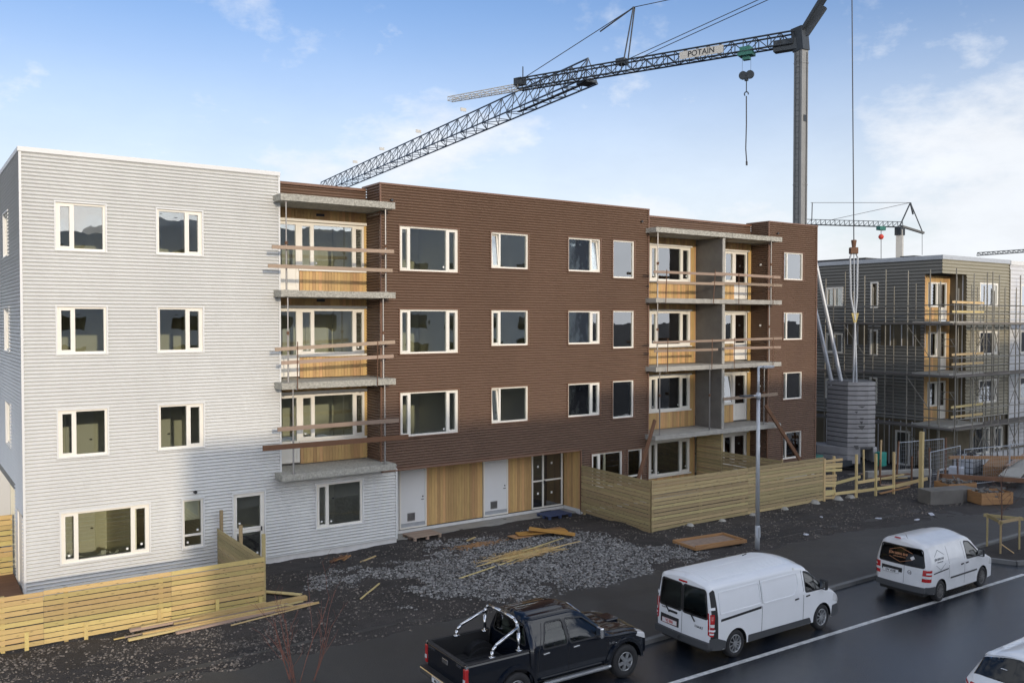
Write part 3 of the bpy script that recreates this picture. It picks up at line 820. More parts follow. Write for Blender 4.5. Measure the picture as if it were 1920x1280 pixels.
# garden fence in the middle
fence('green tinted timber fence at right angles to the facade by the entrance', (20.15, -4.40), (20.40, -.04), .04, 2.0, 14, [(.02, 2.02), (.5, 1.95), (.97, 1.95)], mat='fence_wood_old', side=1)
t, x, nr, L = fence('long pale timber fence along the garden of the right ground floor flat', (20.12, -4.43), (30.35, -4.56), .10, 2.02, 14,
    [(.01, 2.02), (.26, 1.95), (.5, 1.95), (.74, 1.95), (.97, 1.98)], mat='fence_wood_old', joints=(.52,))
def footing(x, y, par=None, lab=None, sc=1.):
    o = MB(); o.lathe([(0, .26 * sc), (.12 * sc, .24 * sc), (.2 * sc, .17 * sc), (.26 * sc, .12 * sc), (.265 * sc, .001)], 12)
    m = o.build('concrete_footing', 'concrete'); m.rotation_euler = (R(90), 0, 0); m.location = (x, y, hgt(x, y) - .13)
    return props(m, lab, 'footing', 'concrete post footings under the long fence')
for i, fx in enumerate((22.0, 23.8, 25.6, 27.6, 29.6, 31.2, 32.1)):
    footing(fx, -4.62 - .02 * i, lab=f'{ORD[i]} concrete post footing from the left under the long garden fence', sc=.8 if i < 4 else 1.)
fence('tall timber privacy screen between the two ground floor terraces, under the balcony', (28.36, -.55), (28.36, 1.0), .1, 2.70, 18, [(.03, 2.76)], mat='fence_wood_old', side=1)
fence('timber fence dividing the two gardens at right angles to the facade', (28.36, -3.95), (28.36, -.58), .12, 1.96, 13, [(.02, 2.0), (.5, 1.9)], mat='fence_wood_old', side=1)
# unfinished end of the fence
t = thing('unfinished_fence', 'unfinished end of the long fence, bare posts with loose rails', 'fence', (29.5, -4.55, 0))
pst = [(30.4, -4.58), (31.05, -4.62), (32.3, -4.9), (33.25, -5.25), (34.35, -5.45)]
for i, (px_, py_) in enumerate(pst):
    stick('post', (px_ - 29.5, py_ + 4.55, -.2), (px_ - 29.5, py_ + 4.55, 2.0 if i else 1.95), .09, .09, 'new_wood', t)
for k in range(13):
    z = .22 + k * .133
    if k % 5 == 3: continue
    stick('rail', (.9, -.03, z), (1.6 + (.35 if k > 8 else 0), -.10 - .01 * k, z + random.uniform(-.06, .03)), .024, .115, 'new_wood', t)
for (a, c, z0, z1) in ((1, 2, .34, .36), (2, 3, .35, .42), (3, 4, .42, .45), (1, 2, .8, 1.0), (2, 3, .75, .85)):
    p, q = pst[a], pst[c]; stick('rail', (p[0] - 29.5, p[1] + 4.48, z0), (q[0] - 29.5 + .2, q[1] + 4.48, z1), .024, .13, 'new_wood', t)
stick('rail', (4.9, -.98, .45), (6.6, -1.5, .7), .03, .15, 'new_wood', t)
props(stick('timber_post', (35.3, -6.2, -.4), (35.25, -6.25, 2.95), .16, .16, 'new_wood'), 'tall yellowish timber post where the site fence begins', 'post')

# ================================================================== loose timber and litter on the plot
def lay(name, x, y, L, ang, w, h, mat, z=0., tilt=0., parent=None):
    d = Vector((math.cos(ang), math.sin(ang), 0)) * (L / 2); g = hgt(x, y) + z + h / 2
    p = Vector((x, y, g)); return stick(name, p - d + Vector((0, 0, -tilt)), p + d + Vector((0, 0, tilt)), w, h, mat, parent)
pl = thing('timber_pile', 'pile of loose battens and boards in front of the near fence', 'timber pile', (4.2, -5.1, 0))
L0 = Vector((4.2, -5.1, 0))
def piece(t, o, x, y, L, ang, w, h, mat, z=0., tilt=0.):
    s = lay('board', x, y, L, ang, w, h, mat, z, tilt); s.parent = t
    m = s.matrix_basis.copy(); m.translation -= o; s.matrix_basis = m
for i in range(13):
    piece(pl, L0, 4.0 + random.uniform(-.9, .9), -5.25 + i * .058, random.uniform(2.6, 4.4), random.uniform(-.05, .09), random.choice((.05, .05, .10, .14)), random.choice((.025, .05)), random.choice(('new_wood', 'new_wood', 'plank', 'fence_wood')), z=.02 * (i % 4))
piece(pl, L0, 4.9, -4.72, 3.2, .03, .16, .12, 'fence_wood', .02); piece(pl, L0, 5.35, -5.45, 2.6, .16, .04, .025, 'new_wood', .03); piece(pl, L0, 5.5, -5.0, 1.6, .1, .05, .03, 'new_wood', .05); piece(pl, L0, 5.75, -5.0, .5, -.9, .05, .025, 'new_wood', .08)
pl = thing('board_stack', 'three short boards lying beside the corner of the near fence', 'timber pile', (5.9, -3.9, 0)); L0 = Vector((5.9, -3.9, 0))
for i in range(3): piece(pl, L0, 5.95 + .05 * i, -3.5 - .17 * i, 1.3, -.85, .15, .03, 'new_wood', .02 * i)
props(lay('batten', 8.35, -4.95, 1.5, .75, .045, .03, 'new_wood', .02), 'single thin batten lying across the dirt left of the gravel', 'batten')
props(lay('batten', 9.9, -1.6, .85, .5, .06, .03, 'new_wood', .02), 'short offcut lying near the white wall plinth', 'batten')
props(lay('batten', 14.15, -1.3, .6, .5, .07, .03, 'new_wood', .02), 'small offcut lying in front of the timber clad entrance wall', 'batten')
sp = thing('lath_heap', 'heap of splintered laths spread over the gravel', 'timber pile', (14.2, -4.4, 0)); L0 = Vector((14.2, -4.4, 0))
for i in range(26): piece(sp, L0, 14.2 + random.gauss(0, .6), -4.4 + random.gauss(0, .2), random.uniform(.8, 2.6), random.gauss(.12, .16), random.uniform(.02, .05), .012, 'new_wood', .03 + .012 * (i % 6), random.uniform(-.02, .04))
piece(sp, L0, 12.4, -5.0, 2.6, .28, .05, .025, 'new_wood', .03); piece(sp, L0, 15.9, -4.35, 1.9, .12, .04, .025, 'new_wood', .08); piece(sp, L0, 15.5, -3.9, 2.4, .28, .04, .025, 'new_wood', .1)
b = MB()
for i in range(900):
    c = Vector((random.gauss(14.3, .62), random.gauss(-4.3, .22), 0)); c.z = hgt(c.x, c.y) + .03 + .07 * random.random(); a = random.gauss(.2, .5); d = Vector((math.cos(a), math.sin(a), random.uniform(-.2, .2))) * random.uniform(.03, .16)
    b.bar(c - d - L0, c + d - L0, .008, .006)
b.build('splinters', 'straw', sp, kind='stuff')
b = MB()
for i in range(420):
    c = Vector((random.gauss(13.9, .45), random.gauss(-2.2, .16), 0)); c.z = hgt(c.x, c.y) + .02; a = random.random() * 6.28; d = Vector((math.cos(a), math.sin(a), 0)) * random.uniform(.02, .06); b.bar(c - d, c + d, .03, .008)
props(b.build('wood_chips', 'crate_orange'), 'scatter of reddish wood chips on the dirt', 'wood chips', kind='stuff')
fp = thing('formwork_panels', 'yellow formwork panels dumped crosswise on the gravel by the entrance', 'formwork', (16.5, -2.5, 0)); L0 = Vector((16.5, -2.5, 0))
piece(fp, L0, 16.4, -2.2, 2.2, .02, .5, .03, 'crate_orange', .05); piece(fp, L0, 16.5, -2.45, 1.9, -.35, .45, .03, 'form_yellow', .12, .02); piece(fp, L0, 16.75, -2.75, 1.7, -.72, .42, .03, 'form_yellow', .18, -.09); piece(fp, L0, 16.9, -2.2, 1.4, -.1, .3, .03, 'crate_orange', .12)
fr = thing('timber_tray', 'shallow yellow timber frame with a mesh base lying behind the van', 'formwork', (20.6, -6.9, hgt(20.6, -6.9) + .02), rz=-.12)
MB().box(-1.1, 1.1, -.55, .55, .01, .04).build('base', 'plank', fr)
for (p, q) in (((-1.15, -.6), (1.15, -.6)), ((1.15, -.6), (1.15, .6)), ((1.15, .6), (-1.15, .6)), ((-1.15, .6), (-1.15, -.6)), ((-1.0, -.42), (1.0, -.42))): stick('rim', (*p, .07), (*q, .07), .06, .10, 'crate_orange', fr)
def pallet(label, x, y, rz, mat, sc=1.):
    t = thing('pallet', label, 'pallet', (x, y, hgt(x, y) + .01), rz)
    for i in range(7): stick('slat', (-.6, -.37 + i * .123, .13), (.6, -.37 + i * .123, .13), .095, .02, mat, t)
    for xx in (-.54, 0, .54):
        stick('bearer', (xx, -.42, .11), (xx, .42, .11), .09, .02, mat, t)
        for yy in (-.36, 0, .36): stick('block', (xx - .05, yy, .05), (xx + .05, yy, .05), .09, .10, mat, t)
pallet('weathered timber pallet by the first white steel door', 13.0, .28, .05, 'plank'); pallet('dark blue pallet in front of the glass entrance doors', 19.1, .15, .03, 'pallet_blue')
tr = thing('trestle_scrap', 'small rusty heap of offcuts against the white wall plinth', 'scrap', (9.0, -1.1, hgt(9, -1.1)))
for i in range(9): a = random.random() * 6.28; stick('offcut', (random.uniform(-.3, .3), random.uniform(-.15, .15), .04), (random.uniform(-.3, .3) + .2, random.uniform(-.15, .15), .1 + .1 * random.random()), .08, .03, random.choice(('rusty', 'crate_orange')), tr)
for i, (x_, y_, s_) in enumerate(((24.4, -8.1, .10), (27.4, -6.6, .07), (29.3, -7.9, .12), (30.2, -9.0, .10), (31.6, -8.8, .14))):
    m = MB(); m.box(-s_, s_, -s_ * .6, s_ * .6, 0, .05); o = m.build('litter', 'tarp', bevel=.015); o.location = (x_, y_, hgt(x_, y_) + .02); o.rotation_euler = (.1, .1, i)
    props(o, f'{ORD[i]} scrap of pale plastic litter, left to right, right of the lamp post', 'litter', 'pale litter on the dirt')

# ================================================================== street lamp
lp = thing('street_lamp', 'tall galvanised street lamp standing on the plot edge by the van', 'street lamp', (21.47, -8.28, .0))
b = MB(); b.tube((0, 0, 0), (0, 0, .9), .085, 14); b.tube((0, 0, .9), (0, 0, 5.35), .075, 14, .062); b.build('lower_pole', 'galv', lp, smooth=True)
MB().tube((0, 0, 5.35), (0, 0, 6.42), .048, 12, .042).build('upper_pole', 'galv', lp, smooth=True)
MB().tube((0, 0, 5.28), (0, 0, 5.5), .085, 14).build('collar', 'galv', lp, smooth=True)
b = MB(); b.tube((0, 0, 6.38), (.28, -.02, 6.40), .035, 8); b.build('arm', 'galv', lp)
MB().box(.14, .70, -.13, .09, 6.36, 6.43).build('lamp_head', 'galv', lp, bevel=.02); MB().box(.2, .64, -.11, .07, 6.345, 6.359).build('lens', 'lamp_clear', lp)
b = MB(); b.tube((0, 0, 5.40), (-.4, .02, 5.42), .03, 8); b.build('arm', 'galv', lp)
MB().box(-.85, -.32, -.09, .13, 5.39, 5.45).build('lamp_head', 'plastic_grey', lp, bevel=.02)
MB().box(-.055, .055, -.09, -.06, .5, .85).build('hatch', 'galv', lp)

# ================================================================== bare shrubs and the staked sapling
def twig(b, p, d, L, r, depth, rng, tips):
    n = 4; q = p
    for i in range(n):
        d2 = (d + Vector((rng.uniform(-.14, .14), rng.uniform(-.14, .14), rng.uniform(-.02, .10)))).normalized()
        e = q + d2 * (L / n); b.tube(q, e, r * (1 - .2 * i / n), 5, r * (1 - .2 * (i + 1) / n) * .92); 
        if depth and i >= 1 and rng.random() < .8:
            s = (d2 + Vector((rng.uniform(-1, 1), rng.uniform(-1, 1), rng.uniform(.1, .5))) * .75).normalized(); twig(b, e, s, L * rng.uniform(.35, .6), r * .55, depth - 1, rng, tips)
        q, d = e, d2
rng = random.Random(5)
sh = thing('bare_shrub', 'leafless reddish shrub at the bottom edge, left of the pickup', 'shrub', (4.25, -9.9, PATH))
for i in range(11):
    b = MB(); a = i * 2.05; r0 = .30 if i else 0.; twig(b, Vector((r0 * math.cos(a), r0 * math.sin(a), -.02)), Vector((.34 * math.cos(a), .28 * math.sin(a), 1)).normalized(), rng.uniform(.8, 1.5) if i else 1.9, .010, 2, rng, None); b.build('stem', 'bark_red', sh)
sa = thing('sapling', 'leafless young street tree in the planted island', 'tree', (28.45, -13.1, .05))
b = MB(); b.tube((0, 0, 0), (.03, 0, 1.5), .028, 7, .02); b.tube((.03, 0, 1.5), (0, .03, 2.6), .02, 7, .010); b.build('trunk', 'bark', sa)
b = MB()
for i in range(15):
    z = 1.2 + i * .095; a = i * 2.4; twig(b, Vector((.02, 0, z)), Vector((math.cos(a), math.sin(a), .9)).normalized(), .75 - .02 * i, .007, 1, rng, None)
b.build('crown', 'bark', sa)
stk = thing('tree_stake_frame', 'triangular timber stake frame round the sapling', 'tree stakes', (28.45, -13.1, .04))
P3 = [(-.55, -.25), (.55, -.35), (.15, .55)]
for p in P3: stick('stake', (*p, -.05), (*p, 1.15), .07, .07, 'fence_wood_old', stk, 'tube')
for a, c in ((0, 1), (1, 2), (2, 0)):
    A, B = Vector((*P3[a], 1.08)), Vector((*P3[c], 1.08)); d = (B - A).normalized() * .12; stick('cross_rail', A - d, B + d, .03, .11, 'fence_wood_old', stk)
stick('stay', (-.55, -.25, .35), (-.15, -.5, .02), .05, .03, 'new_wood', stk)

# ================================================================== vehicles
def pchip(xs, ys):
    n = len(xs); h = [xs[i + 1] - xs[i] for i in range(n - 1)]; dl = [(ys[i + 1] - ys[i]) / h[i] for i in range(n - 1)]; m = [0.] * n
    m[0], m[-1] = dl[0], dl[-1]
    for i in range(1, n - 1): m[i] = 0. if dl[i - 1] * dl[i] <= 0 else 2 * dl[i - 1] * dl[i] / (dl[i - 1] + dl[i])
    def f(x):
        x = min(max(x, xs[0]), xs[-1]); i = 0
        while i < n - 2 and x > xs[i + 1]: i += 1
        t = (x - xs[i]) / h[i]
        return (2 * t**3 - 3 * t**2 + 1) * ys[i] + (t**3 - 2 * t**2 + t) * h[i] * m[i] + (-2 * t**3 + 3 * t**2) * ys[i + 1] + (t**3 - t**2) * h[i] * m[i + 1]
    return f
def inside(p, poly):
    x, y = p; c = False; n = len(poly); j = n - 1
    for i in range(n):
        xi, yi = poly[i]; xj, yj = poly[j]
        if (yi > y) != (yj > y) and x < (xj - xi) * (y - yi) / (yj - yi) + xi: c = not c
        j = i
    return c
def densify(loop, st):
    out = []
    for a, c in zip(loop, loop[1:] + loop[:1]):
        n = max(1, int(math.ceil(math.hypot(c[0] - a[0], c[1] - a[1]) / st)))
        out += [(lerp(a[0], c[0], i / n), lerp(a[1], c[1], i / n)) for i in range(n)]
    return out
def cdt(outer, holes, st, su=None):
    loops = [densify(list(outer), st)] + [densify(list(h), st) for h in holes]
    V, E = [], []
    for lp_ in loops:
        k = len(V); V += lp_; E += [(k + i, k + (i + 1) % len(lp_)) for i in range(len(lp_))]
    xs = [p[0] for p in loops[0]]; ys = [p[1] for p in loops[0]]; su = su or st
    bd = list(V)
    for x in np.arange(min(xs) + su / 2, max(xs), su):
        for y in np.arange(min(ys) + st / 2, max(ys), st):
            if inside((x, y), loops[0]) and not any(inside((x, y), h) for h in loops[1:]):
                if all((x - a) ** 2 + (y - c) ** 2 > (st * .35) ** 2 for a, c in bd): V.append((x, y))
    v, e, f, *_ = delaunay_2d_cdt([Vector(p) for p in V], E, [], 0, 1e-6)
    tris = []
    for t in f:
        c = (sum(v[i].x for i in t) / 3, sum(v[i].y for i in t) / 3)
        if inside(c, loops[0]) and not any(inside(c, h) for h in loops[1:]): tris.append(tuple(t))
    return [(p.x, p.y) for p in v], tris, loops
def rpoly(poly, r, n=4):
    out = []; k = len(poly)
    for i in range(k):
        p, a, c = Vector(poly[i]), Vector(poly[i - 1]), Vector(poly[(i + 1) % k])
        ra = min(r, (a - p).length * .45); rc = min(r, (c - p).length * .45); p0 = p + (a - p).normalized() * ra; p1 = p + (c - p).normalized() * rc
        for j in range(n + 1): t = j / n; out.append(tuple(p0 * (1 - t)**2 + p * 2 * t * (1 - t) + p1 * t * t))
    return out
def grow(poly, d):
    n = len(poly); area = sum(poly[i][0] * poly[(i + 1) % n][1] - poly[(i + 1) % n][0] * poly[i][1] for i in range(n)); s = 1 if area > 0 else -1; out = []
    for i in range(n):
        a, p, c = Vector(poly[i - 1]), Vector(poly[i]), Vector(poly[(i + 1) % n]); e = ((p - a).normalized() + (c - p).normalized())
        if e.length < 1e-6: out.append(tuple(p)); continue
        e.normalize(); out.append((p.x + e.y * d * s, p.y - e.x * d * s))
    return out

class Shell:
    """car body skin: sections along x, t runs 0 sill .. 1 belt .. 2 roof edge .. 3 .. 4 centre of the roof"""
    def __init__(s, st, rr=.06, rf=.12, lean=0., zref=.9, bow=0., xf=.7, parent=None):
        xs = [r[0] for r in st]; s.x0, s.x1 = xs[0], xs[-1]; s.f = [pchip(xs, [r[i] for r in st]) for i in range(1, 10)]
        s.rr, s.rf, s.lean, s.zref, s.bow, s.xf, s.parent = rr, rf, lean, zref, bow, xf, parent
    def sec(s, x): return [f(x) for f in s.f]
    def pt(s, x, t, side=-1, off=0.):
        if off:
            e = .004; p = s.pt(x, t, side); xa, xb = max(s.x0, x - e), min(s.x1, x + e); ta, tb = max(0, t - e), min(4, t + e)
            n = (s.pt(xb, t, side) - s.pt(xa, t, side)).cross(s.pt(x, tb, side) - s.pt(x, ta, side)).normalized() * (1 if side < 0 else -1)
            return p + n * off
        z0, zb, ze, hc, zt, ws, wb, we, rc = s.sec(x)
        if t <= 1: z = z0 + (zb - z0) * t; y = ws + (wb - ws) * math.sin(t * math.pi / 2)
        elif t <= 2: u = t - 1; z = zb + (ze - zb) * u; y = wb + (we - wb) * u ** 1.4
        elif t <= 3: a = (t - 2) * math.pi / 2; y = we - rc * (1 - math.cos(a)); z = ze + hc * math.sin(a)
        else: u = 4 - t; y = (we - rc) * u; z = ze + hc + (zt - ze - hc) * (1 - u * u)
        ins = 0.
        if x - s.x0 < s.rr: k = s.rr - (x - s.x0); ins = s.rr - math.sqrt(max(0, s.rr**2 - k * k))
        if s.x1 - x < s.rf: k = s.rf - (s.x1 - x); ins = max(ins, s.rf - math.sqrt(max(0, s.rf**2 - k * k)))
        if ins: y *= 1 - ins / wb; z -= ins * max(0., (z - z0) / (zt - z0)) ** 3
        return Vector((x + s.wx(x, y, z, wb), side * y, z))
    def wx(s, x, y, z, wb):
        fd = max(0., 1 - (x - s.x0) / s.xf); fd = fd * fd * (3 - 2 * fd)
        return fd * (s.lean * (z - s.zref) + s.bow * (y / wb) ** 2)
    def t_of(s, x, z):
        z0, zb, ze = s.sec(x)[:3]
        return (z - z0) / (zb - z0) if z <= zb else min(2.2, 1 + (z - zb) / max(.01, ze - zb))
    def xt(s, poly): return [(x, s.t_of(x, z)) for x, z in poly]
    def skin(s, name, mat, holes_xz, arches, tmax=4., st=.10, t_lo=None):
        bot = [(s.x0, 0)]
        for cx, cz, r in arches:
            z0 = s.sec(cx)[0]; a0 = math.asin(min(1, max(-1, (z0 - cz) / r))); n = 18
            for i in range(n + 1):
                a = math.pi - a0 - (math.pi - 2 * a0) * i / n; x = cx + r * math.cos(a)
                bot.append((x, max(0, s.t_of(x, cz + r * math.sin(a)))))
        outer = bot + [(s.x1, 0), (s.x1, tmax), (s.x0, tmax)]
        holes = [s.xt(densify(h, .06)) for h in holes_xz]; b = MB()
        v, f, _ = cdt(outer, holes, st)
        for side in (-1, 1):
            k = len(b.v); b.v += [tuple(s.pt(x, t, side)) for x, t in v]
            b.f += [tuple(k + i for i in (q if side < 0 else q[::-1])) for q in f]
        o = b.build(name, mat, s.parent, smooth=True)
        w = o.modifiers.new('weld', 'WELD'); w.merge_threshold = .0008
        return o
    def patch(s, name, poly, mat, side=-1, off=.006, holes=(), parent=None, raw=False, st=.08, skirt=True):
        poly = densify(poly, .05); P = poly if raw else s.xt(poly); H = [densify(h, .05) if raw else s.xt(densify(h, .05)) for h in holes]
        v, f, loops = cdt(P, H, st); b = MB(); b.v = [tuple(s.pt(x, t, side, off)) for x, t in v]; b.f = [q if side < 0 else q[::-1] for q in f]
        if skirt and off > 0:
            for lp_ in loops:
                k = len(b.v); n = len(lp_); b.v += [tuple(s.pt(x, t, side, off)) for x, t in lp_] + [tuple(s.pt(x, t, side, -.004)) for x, t in lp_]
                b.f += [(k + i, k + (i + 1) % n, k + n + (i + 1) % n, k + n + i) for i in range(n)]
        return b.build(name, mat, parent or s.parent, smooth=True)
    def line(s, name, pts, w, mat='rubber', side=-1, off=.0025, parent=None):
        """thin seam following points (x,z)"""
        b = MB(); pts = densify(pts, .05)[:-1] if len(pts) > 2 and pts[0] == pts[-1] else [p for a, c in zip(pts, pts[1:]) for p in [(lerp(a[0], c[0], i / 8), lerp(a[1], c[1], i / 8)) for i in range(8)]] + [pts[-1]]
        L = []
        for i, p in enumerate(pts):
            a, c = Vector(pts[max(0, i - 1)]), Vector(pts[min(len(pts) - 1, i + 1)]); d = (c - a).normalized(); n = Vector((-d.y, d.x)) * w / 2
            L.append([s.pt(x, s.t_of(x, z), side, off) for x, z in (Vector(p) + n, Vector(p) - n)])
        for p, q in zip(L, L[1:]): b.quad(p[0], q[0], q[1], p[1])
        return b.build(name, mat, parent or s.parent)
    def rim(s, x, n=14): 
        r = [s.pt(x, 4 * i / (4 * n), -1) for i in range(4 * n + 1)]
        return [(p.y, p.z) for p in r] + [(-p.y, p.z) for p in r[::-1][1:]]
    def rx(s, y, z): return s.x0 + s.wx(s.x0, y, z, s.f[6](s.x0))
    def cap(s, name, mat, holes=(), front=False):
        x = s.x1 if front else s.x0; v, f, _ = cdt(s.rim(x), [densify(h, .06) for h in holes], .12); b = MB()
        b.v = [(x if front else s.rx(y, z), y, z) for y, z in v]; b.f = [q[::-1] if not front else q for q in f]
        return b.build(name, mat, s.parent, smooth=True)
    def rpatch(s, name, poly, mat, off=.006, holes=(), parent=None):
        v, f, loops = cdt(densify(poly, .06), [densify(h, .06) for h in holes], .10); b = MB(); b.v = [(s.rx(y, z) - off, y, z) for y, z in v]; b.f = [q[::-1] for q in f]
        if off > 0:
            for lp_ in loops:
                k = len(b.v); n = len(lp_); b.v += [(s.rx(y, z) - off, y, z) for y, z in lp_] + [(s.rx(y, z) + .004, y, z) for y, z in lp_]
                b.f += [(k + i, k + (i + 1) % n, k + n + (i + 1) % n, k + n + i) for i in range(n)]
        return b.build(name, mat, parent or s.parent, smooth=True)

def wheel(par, x, y, R_, W, rim_r, spokes, mat, side, sw=.05, twin=False):
    z = R_
    b = MB(); h = W / 2
    b.lathe([(-h * .8, rim_r), (-h, rim_r + .02), (-h, R_ - .05), (-h * .8, R_ - .012), (-h * .5, R_), (h * .5, R_), (h * .8, R_ - .012), (h, R_ - .05), (h, rim_r + .02), (h * .8, rim_r)], 36)
    o = b.build('wheel', 'tyre', par, smooth=True); o.location = (x, y, z)
    f = side * h
    b = MB(); b.lathe([(f * .85, rim_r + .006), (f * .93, rim_r - .006), (f * .80, rim_r - .02), (-f * .6, rim_r - .03)], 36); r = b.build('rim', mat, o, smooth=True)
    b = MB(); b.lathe([(f * .35, rim_r - .03), (f * .35, .001)], 24); b.build('brake', 'dark_metal', o)
    b = MB()
    for i in range(spokes):
        a = 2 * math.pi * i / spokes + .2
        for da in ((-.09, .09) if twin else (0,)):
            p = Vector((.04 * math.cos(a), f * .86, .04 * math.sin(a))); q = Vector(((rim_r - .008) * math.cos(a + da), f * .80, (rim_r - .008) * math.sin(a + da)))
            b.bar(p, q, sw, .022, up=(0, side, 0))
    b.build('spokes', mat, o)
    b = MB(); b.lathe([(f * .80, .07), (f * .92, .062), (f * .96, .03), (f * .96, .001)], 18); b.build('hub', mat, o, smooth=True)
    return o
def arch_liner(par, x, z, r, yo, yi):
    b = MB(); n = 16
    for i in range(n):
        a, c = math.pi * i / n, math.pi * (i + 1) / n
        b.quad((x + r * math.cos(a), yo, z + r * math.sin(a)), (x + r * math.cos(c), yo, z + r * math.sin(c)), (x + r * math.cos(c), yi, z + r * math.sin(c)), (x + r * math.cos(a), yi, z + r * math.sin(a)))
    b.prism([(x + r * math.cos(math.pi * i / n), z + r * math.sin(math.pi * i / n)) for i in range(n + 1)], 'y', yi, yi + .01 * (1 if yi < 0 else -1))
    return b.build('wheel_arch_liner', 'rubber', par)
def text(name, s, size, mat, parent, origin, xdir, zdir, depth=.002, align='CENTER', bold=0.):
    cu = bpy.data.curves.new(name, 'FONT'); cu.body = s; cu.size = size; cu.align_x = align; cu.align_y = 'CENTER'; cu.extrude = depth; cu.offset = bold
    tmp = bpy.data.objects.new('tmp', cu); COL.objects.link(tmp); dg = bpy.context.evaluated_depsgraph_get()
    me = bpy.data.meshes.new_from_object(tmp.evaluated_get(dg)); bpy.data.objects.remove(tmp); bpy.data.curves.remove(cu)
    me.materials.clear(); me.materials.append(MATS[mat]); o = link(name, me, parent)
    X, Z = Vector(xdir).normalized(), Vector(zdir).normalized(); N = X.cross(Z); m = Matrix.Identity(4)
    for i in range(3): m[i][0], m[i][1], m[i][2], m[i][3] = X[i], Z[i], N[i], origin[i]
    o.matrix_basis = m
    return o
def plate(par, sh, y, z, w, h, s, mat='plate_red', off=.012):
    x = sh.rx(y, z) - off if sh else off; o = MB().box(x - .006, x, y - w / 2, y + w / 2, z - h / 2, z + h / 2).build('number_plate', 'plate_white', par)
    text('plate_text', s, h * .82, mat, o, (x - .008, y, z), (0, -1, 0), (0, 0, 1), bold=.002)
    b = MB(); t = .006
    for a in ((y - w / 2, y + w / 2, z - h / 2, z - h / 2 + t), (y - w / 2, y + w / 2, z + h / 2 - t, z + h / 2), (y - w / 2, y - w / 2 + t, z - h / 2, z + h / 2), (y + w / 2 - t, y + w / 2, z - h / 2, z + h / 2)): b.box(x - .0075, x - .0062, *a)
    b.build('plate_border', mat, o)
    return o
def side_window(sh, poly, side, glass_mat='car_glass', st=.08):
    g = sh.patch('side_window', poly, glass_mat, side, -.012, st=st, skirt=False); sh.patch('window_seal', grow(poly, .022), 'rubber', side, .004, holes=[grow(poly, -.012)], parent=g); return g
def handle(sh, x, z, side, mat='rubber', L=.15):
    p = sh.pt(x, sh.t_of(x, z), side, .012); q = sh.pt(x + L, sh.t_of(x + L, z + .01), side, .012)
    o = MB().bar(p, q, .035, .032).build('door_handle', mat, sh.parent, bevel=.008); return o
def mirror(sh, x, z, side, mat, back='lamp_clear', s=1.):
    p = sh.pt(x, sh.t_of(x, z), side); y = p.y + side * .13 * s; b = MB(); b.box(x - .045 * s, x + .06 * s, min(y - .10 * s, y + .10 * s), max(y - .10 * s, y + .10 * s), z - .11 * s, z + .13 * s)
    o = b.build('wing_mirror', mat, sh.parent, bevel=.03); MB().box(x - .047 * s, x - .0455 * s, y - .075 * s, y + .075 * s, z - .08 * s, z + .10 * s).build('mirror_glass', 'chrome', o)
    MB().bar((x + .02, p.y - side * .02, z - .02), (x + .01, y, z - .02), .05, .06).build('mirror_arm', 'rubber', o); return o
def floorpan(par, x0, x1, w, z0, z1): return MB().box(x0, x1, -w, w, z0, z1).build('underbody', 'rubber', par)
def seatpair(par, x, ys, z, mat='seat', back=.62):
    for y in ys:
        o = MB().box(x - .02, x + .50, y - .24, y + .24, z, z + .16).build('seat', mat, par, bevel=.05)
        MB().prism([(x - .02, z + .12), (x + .12, z + .12), (x - .06, z + back), (x - .17, z + back)], 'y', y - .23, y + .23).build('seat_back', mat, o, bevel=.04)
        MB().box(x - .20, x - .11, y - .13, y + .13, z + back + .03, z + back + .21).build('headrest', mat, o, bevel=.04)

